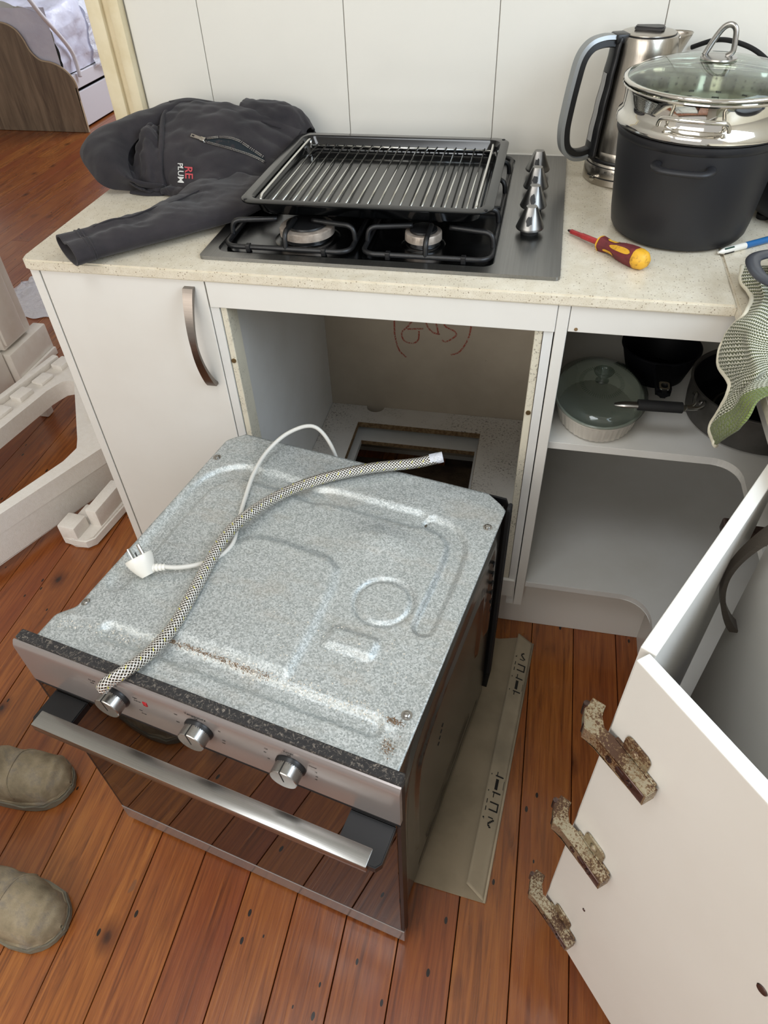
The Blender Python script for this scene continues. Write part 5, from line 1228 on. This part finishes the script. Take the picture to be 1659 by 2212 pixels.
# ================================================================== BED
bed = thing('bed', 'single bed with curved grey oak end board, white rail and plastic-wrapped mattress', 'bed', (-3.0, 4.5, 0))
pf_ = [(q.x, q.y) for q in smoothpath([(-2.508, .268, 0), (-2.521, .321, 0), (-2.569, .373, 0), (-2.639, .405, 0), (-2.717, .420, 0), (-2.768, .468, 0), (-2.796, .543, 0), (-2.835, .592, 0), (-2.908, .621, 0), (-3.05, .63, 0)], 6)]
pf_ += [(-3.52, .63), (-3.52, .002), (-2.515, .002)]
RX = Matrix(((1, 0, 0, 0), (0, 0, -1, 0), (0, 1, 0, 0), (0, 0, 0, 1)))
mobj('end_board', prism(nb(), pf_, -3.695, -3.680, R=RX), 'oak', bed)
ed = [Vector((x, 3.6875, z)) for x, z in pf_[:-3]]; mobj('edge_band', tube(nb(), ed + [], .0085, 6, flat=(.5, 1), up=(0, 1, 0)), 'oakedge', bed)
mobj('edge_band', bx(-2.5165, -2.510, 3.680, 3.695, .002, .268), 'oakedge', bed)
mobj('side_rail', bx(-2.60, -2.57, 3.70, 5.55, .235, .318, bev=.003), 'bedwhite', bed)
mobj('drawer_front', bx(-2.59, -2.572, 3.72, 5.5, .012, .215, bev=.002), 'bedwhite', bed)
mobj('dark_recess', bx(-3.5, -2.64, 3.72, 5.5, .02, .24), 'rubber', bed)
for z in (.278, .08): b = nb(); lathe(b, [(0, .003), (.006, .002), (.007, 0)], 12, R=Matrix.Translation((-2.57, 3.76, z)) @ Matrix.Rotation(PI / 2, 4, 'Y')); mobj('bolt', b, 'steelx', bed, smooth=True)
GR = [(-2.585, 3.84, .318), (-2.583, 3.83, .38), (-2.58, 3.80, .46), (-2.578, 3.74, .54), (-2.575, 3.66, .625), (-2.57, 3.56, .74), (-2.57, 3.48, .86)]
mobj('guard_rail', tube(nb(), smoothpath([(-2.55, 3.825, .300), (-2.548, 3.822, .38), (-2.545, 3.80, .45), (-2.545, 3.72, .55), (-2.56, 3.62, .67), (-2.60, 3.56, .80), (-2.7, 3.54, .90), (-3.4, 3.54, .94)], 8), .013, 10), 'bedwhite', bed, smooth=True)
mobj('guard_rail', tube(nb(), smoothpath([(-2.56, 4.5, .80), (-2.57, 3.9, .80), (-2.60, 3.56, .80)], 8), .010, 10), 'bedwhite', bed, smooth=True)
b = nb()
def mf(u, v):
    # wrapped mattress: profile across the bed from the side rail over the top
    y = 3.698 + 1.9 * v; pr = [(0, (-2.60, .325)), (.14, (-2.585, .40)), (.36, (-2.59, .56)), (.5, (-2.63, .66)), (.62, (-2.76, .70)), (1, (-3.5, .71))]; x, z = interp(pr, u)
    q = Vector((x * 5, y * 5, z * 5)); n = abs(mn.noise(q * .8)) * .05 + abs(mn.noise(q * 2.2)) * .02; return (x + n * (1 if u < .5 else 0), y, z + n * (u > .3))
grid(b, mf, 60, 90); mobj('mattress', b, 'matt', bed, smooth=True)
b = nb(); grid(b, lambda u, v: (-2.585 - .9 * u, 3.699 + .006 * math.sin(u * 9), .33 + .37 * v + .012 * mn.noise(Vector((u * 6, v * 4, 0)))), 40, 16); mobj('mattress_end', b, 'matt', bed, smooth=True)
b = nb()
def sheetf(u, v):
    y = 4.05 + 1.4 * v; x = -2.565 + .035 * math.sin(v * 11) * (1 - u) - .45 * max(0, u - .62) ; z = .30 + .50 * min(u, .75) + .05 * mn.noise(Vector((u * 3, v * 6, 1))) + .03 * v; return (x + .03 * abs(mn.noise(Vector((u * 7, v * 12, 0)))), y + .10 * u, z)
grid(b, sheetf, 40, 70); mobj('plastic_wrap', b, 'film', bed, smooth=True)

# ================================================================== BOOTS
def boot(name, lab, tip, ang, Lb=.30, wd_=.053):
    t = thing(name, lab, 'boot', (tip[0], tip[1], 0), ang, 'worn suede work boots')
    # local x runs from the toe (0) back to the heel (-L)
    def hw(s): return wd_ * interp([(0, .0), (.02, .36), (.06, .66), (.13, .90), (.27, 1.0), (.45, .93), (.62, .76), (.8, .70), (.92, .62), (1, .0)], s) if s > 0 else 0
    def outl(k): 
        pts = []
        S = [0, .006, .02, .045, .08, .13, .2, .27, .36, .45, .55, .65, .75, .85, .93, .975, 1]
        for s in S: pts.append((-s * Lb, hw(s) * k + (.004 if s < .5 else 0) * 0))
        return pts + [(x, -y) for x, y in pts[1:-1][::-1]]
    b = nb(); prism(b, [(x * 1.0 + .003, y * 1.05) for x, y in outl(1.05)], .0006, .020, bev=.004); mobj('sole', b, 'soleg', t, smooth=45, local=True)
    b = nb(); prism(b, [(x + .0015, y) for x, y in outl(1.04)], .0195, .0245, bev=.002); mobj('welt', b, 'suede', t, smooth=45, local=True)
    def hh(s): return interp([(0, .030), (.03, .050), (.10, .066), (.22, .072), (.36, .082), (.50, .105), (.62, .135), (.75, .150), (1, .155)], s)
    def f(u, v):
        s = v; w_ = max(hw(s), .0015); a = PI * u; ca, sa = math.cos(a), math.sin(a)
        top_ = hh(s) - .022; x = -s * Lb; y = w_ * math.copysign(abs(ca) ** .75, ca); z = .022 + top_ * sa ** .8
        if s < .1: x = -.1 * Lb + (x + .1 * Lb) * (1 - .35 * max(0, (z - .03) / .05) * 1)
        p = Vector((x, y, z)); n = Vector((.2 * (1 - s), ca, sa)); q = p * 16 + Vector((tip[0] * 9, 0, 0)); return p + n * (.0045 * mn.noise(q) + .002 * mn.noise(q * 3) + .0025 * math.sin(s * 46) * math.exp(-((s - .42) / .09) ** 2) * sa)
    b = nb(); grid(b, f, 48, 90); up_ = mobj('upper', b, 'suede', t, smooth=True, local=True)
    for v in (.30,): mobj('toe_seam', tube(nb(), [Vector(f(.08 + .84 * i / 30, v + .05 * math.sin(PI * i / 30))) + Vector((0, 0, .0008)) for i in range(31)], .0014, 6), 'suede', up_, smooth=True, local=True)
    b = nb(); grid(b, lambda u, v: (-.225 + .062 * math.cos(2 * PI * u), .045 * math.sin(2 * PI * u), .13 + .10 * v), 36, 10, wrap=True); o = mobj('shaft', b, 'suede', t, smooth=True, local=True); solid(o, .003, 0)
boot('work_boot', 'dusty tan suede work boot nearer the oven handle, upper of the two', (-.262, -.545), math.radians(4))
boot('work_boot', 'dusty grey-tan suede work boot with bluish scuffed toe, lower of the two', (-.140, -.792), math.radians(-8))
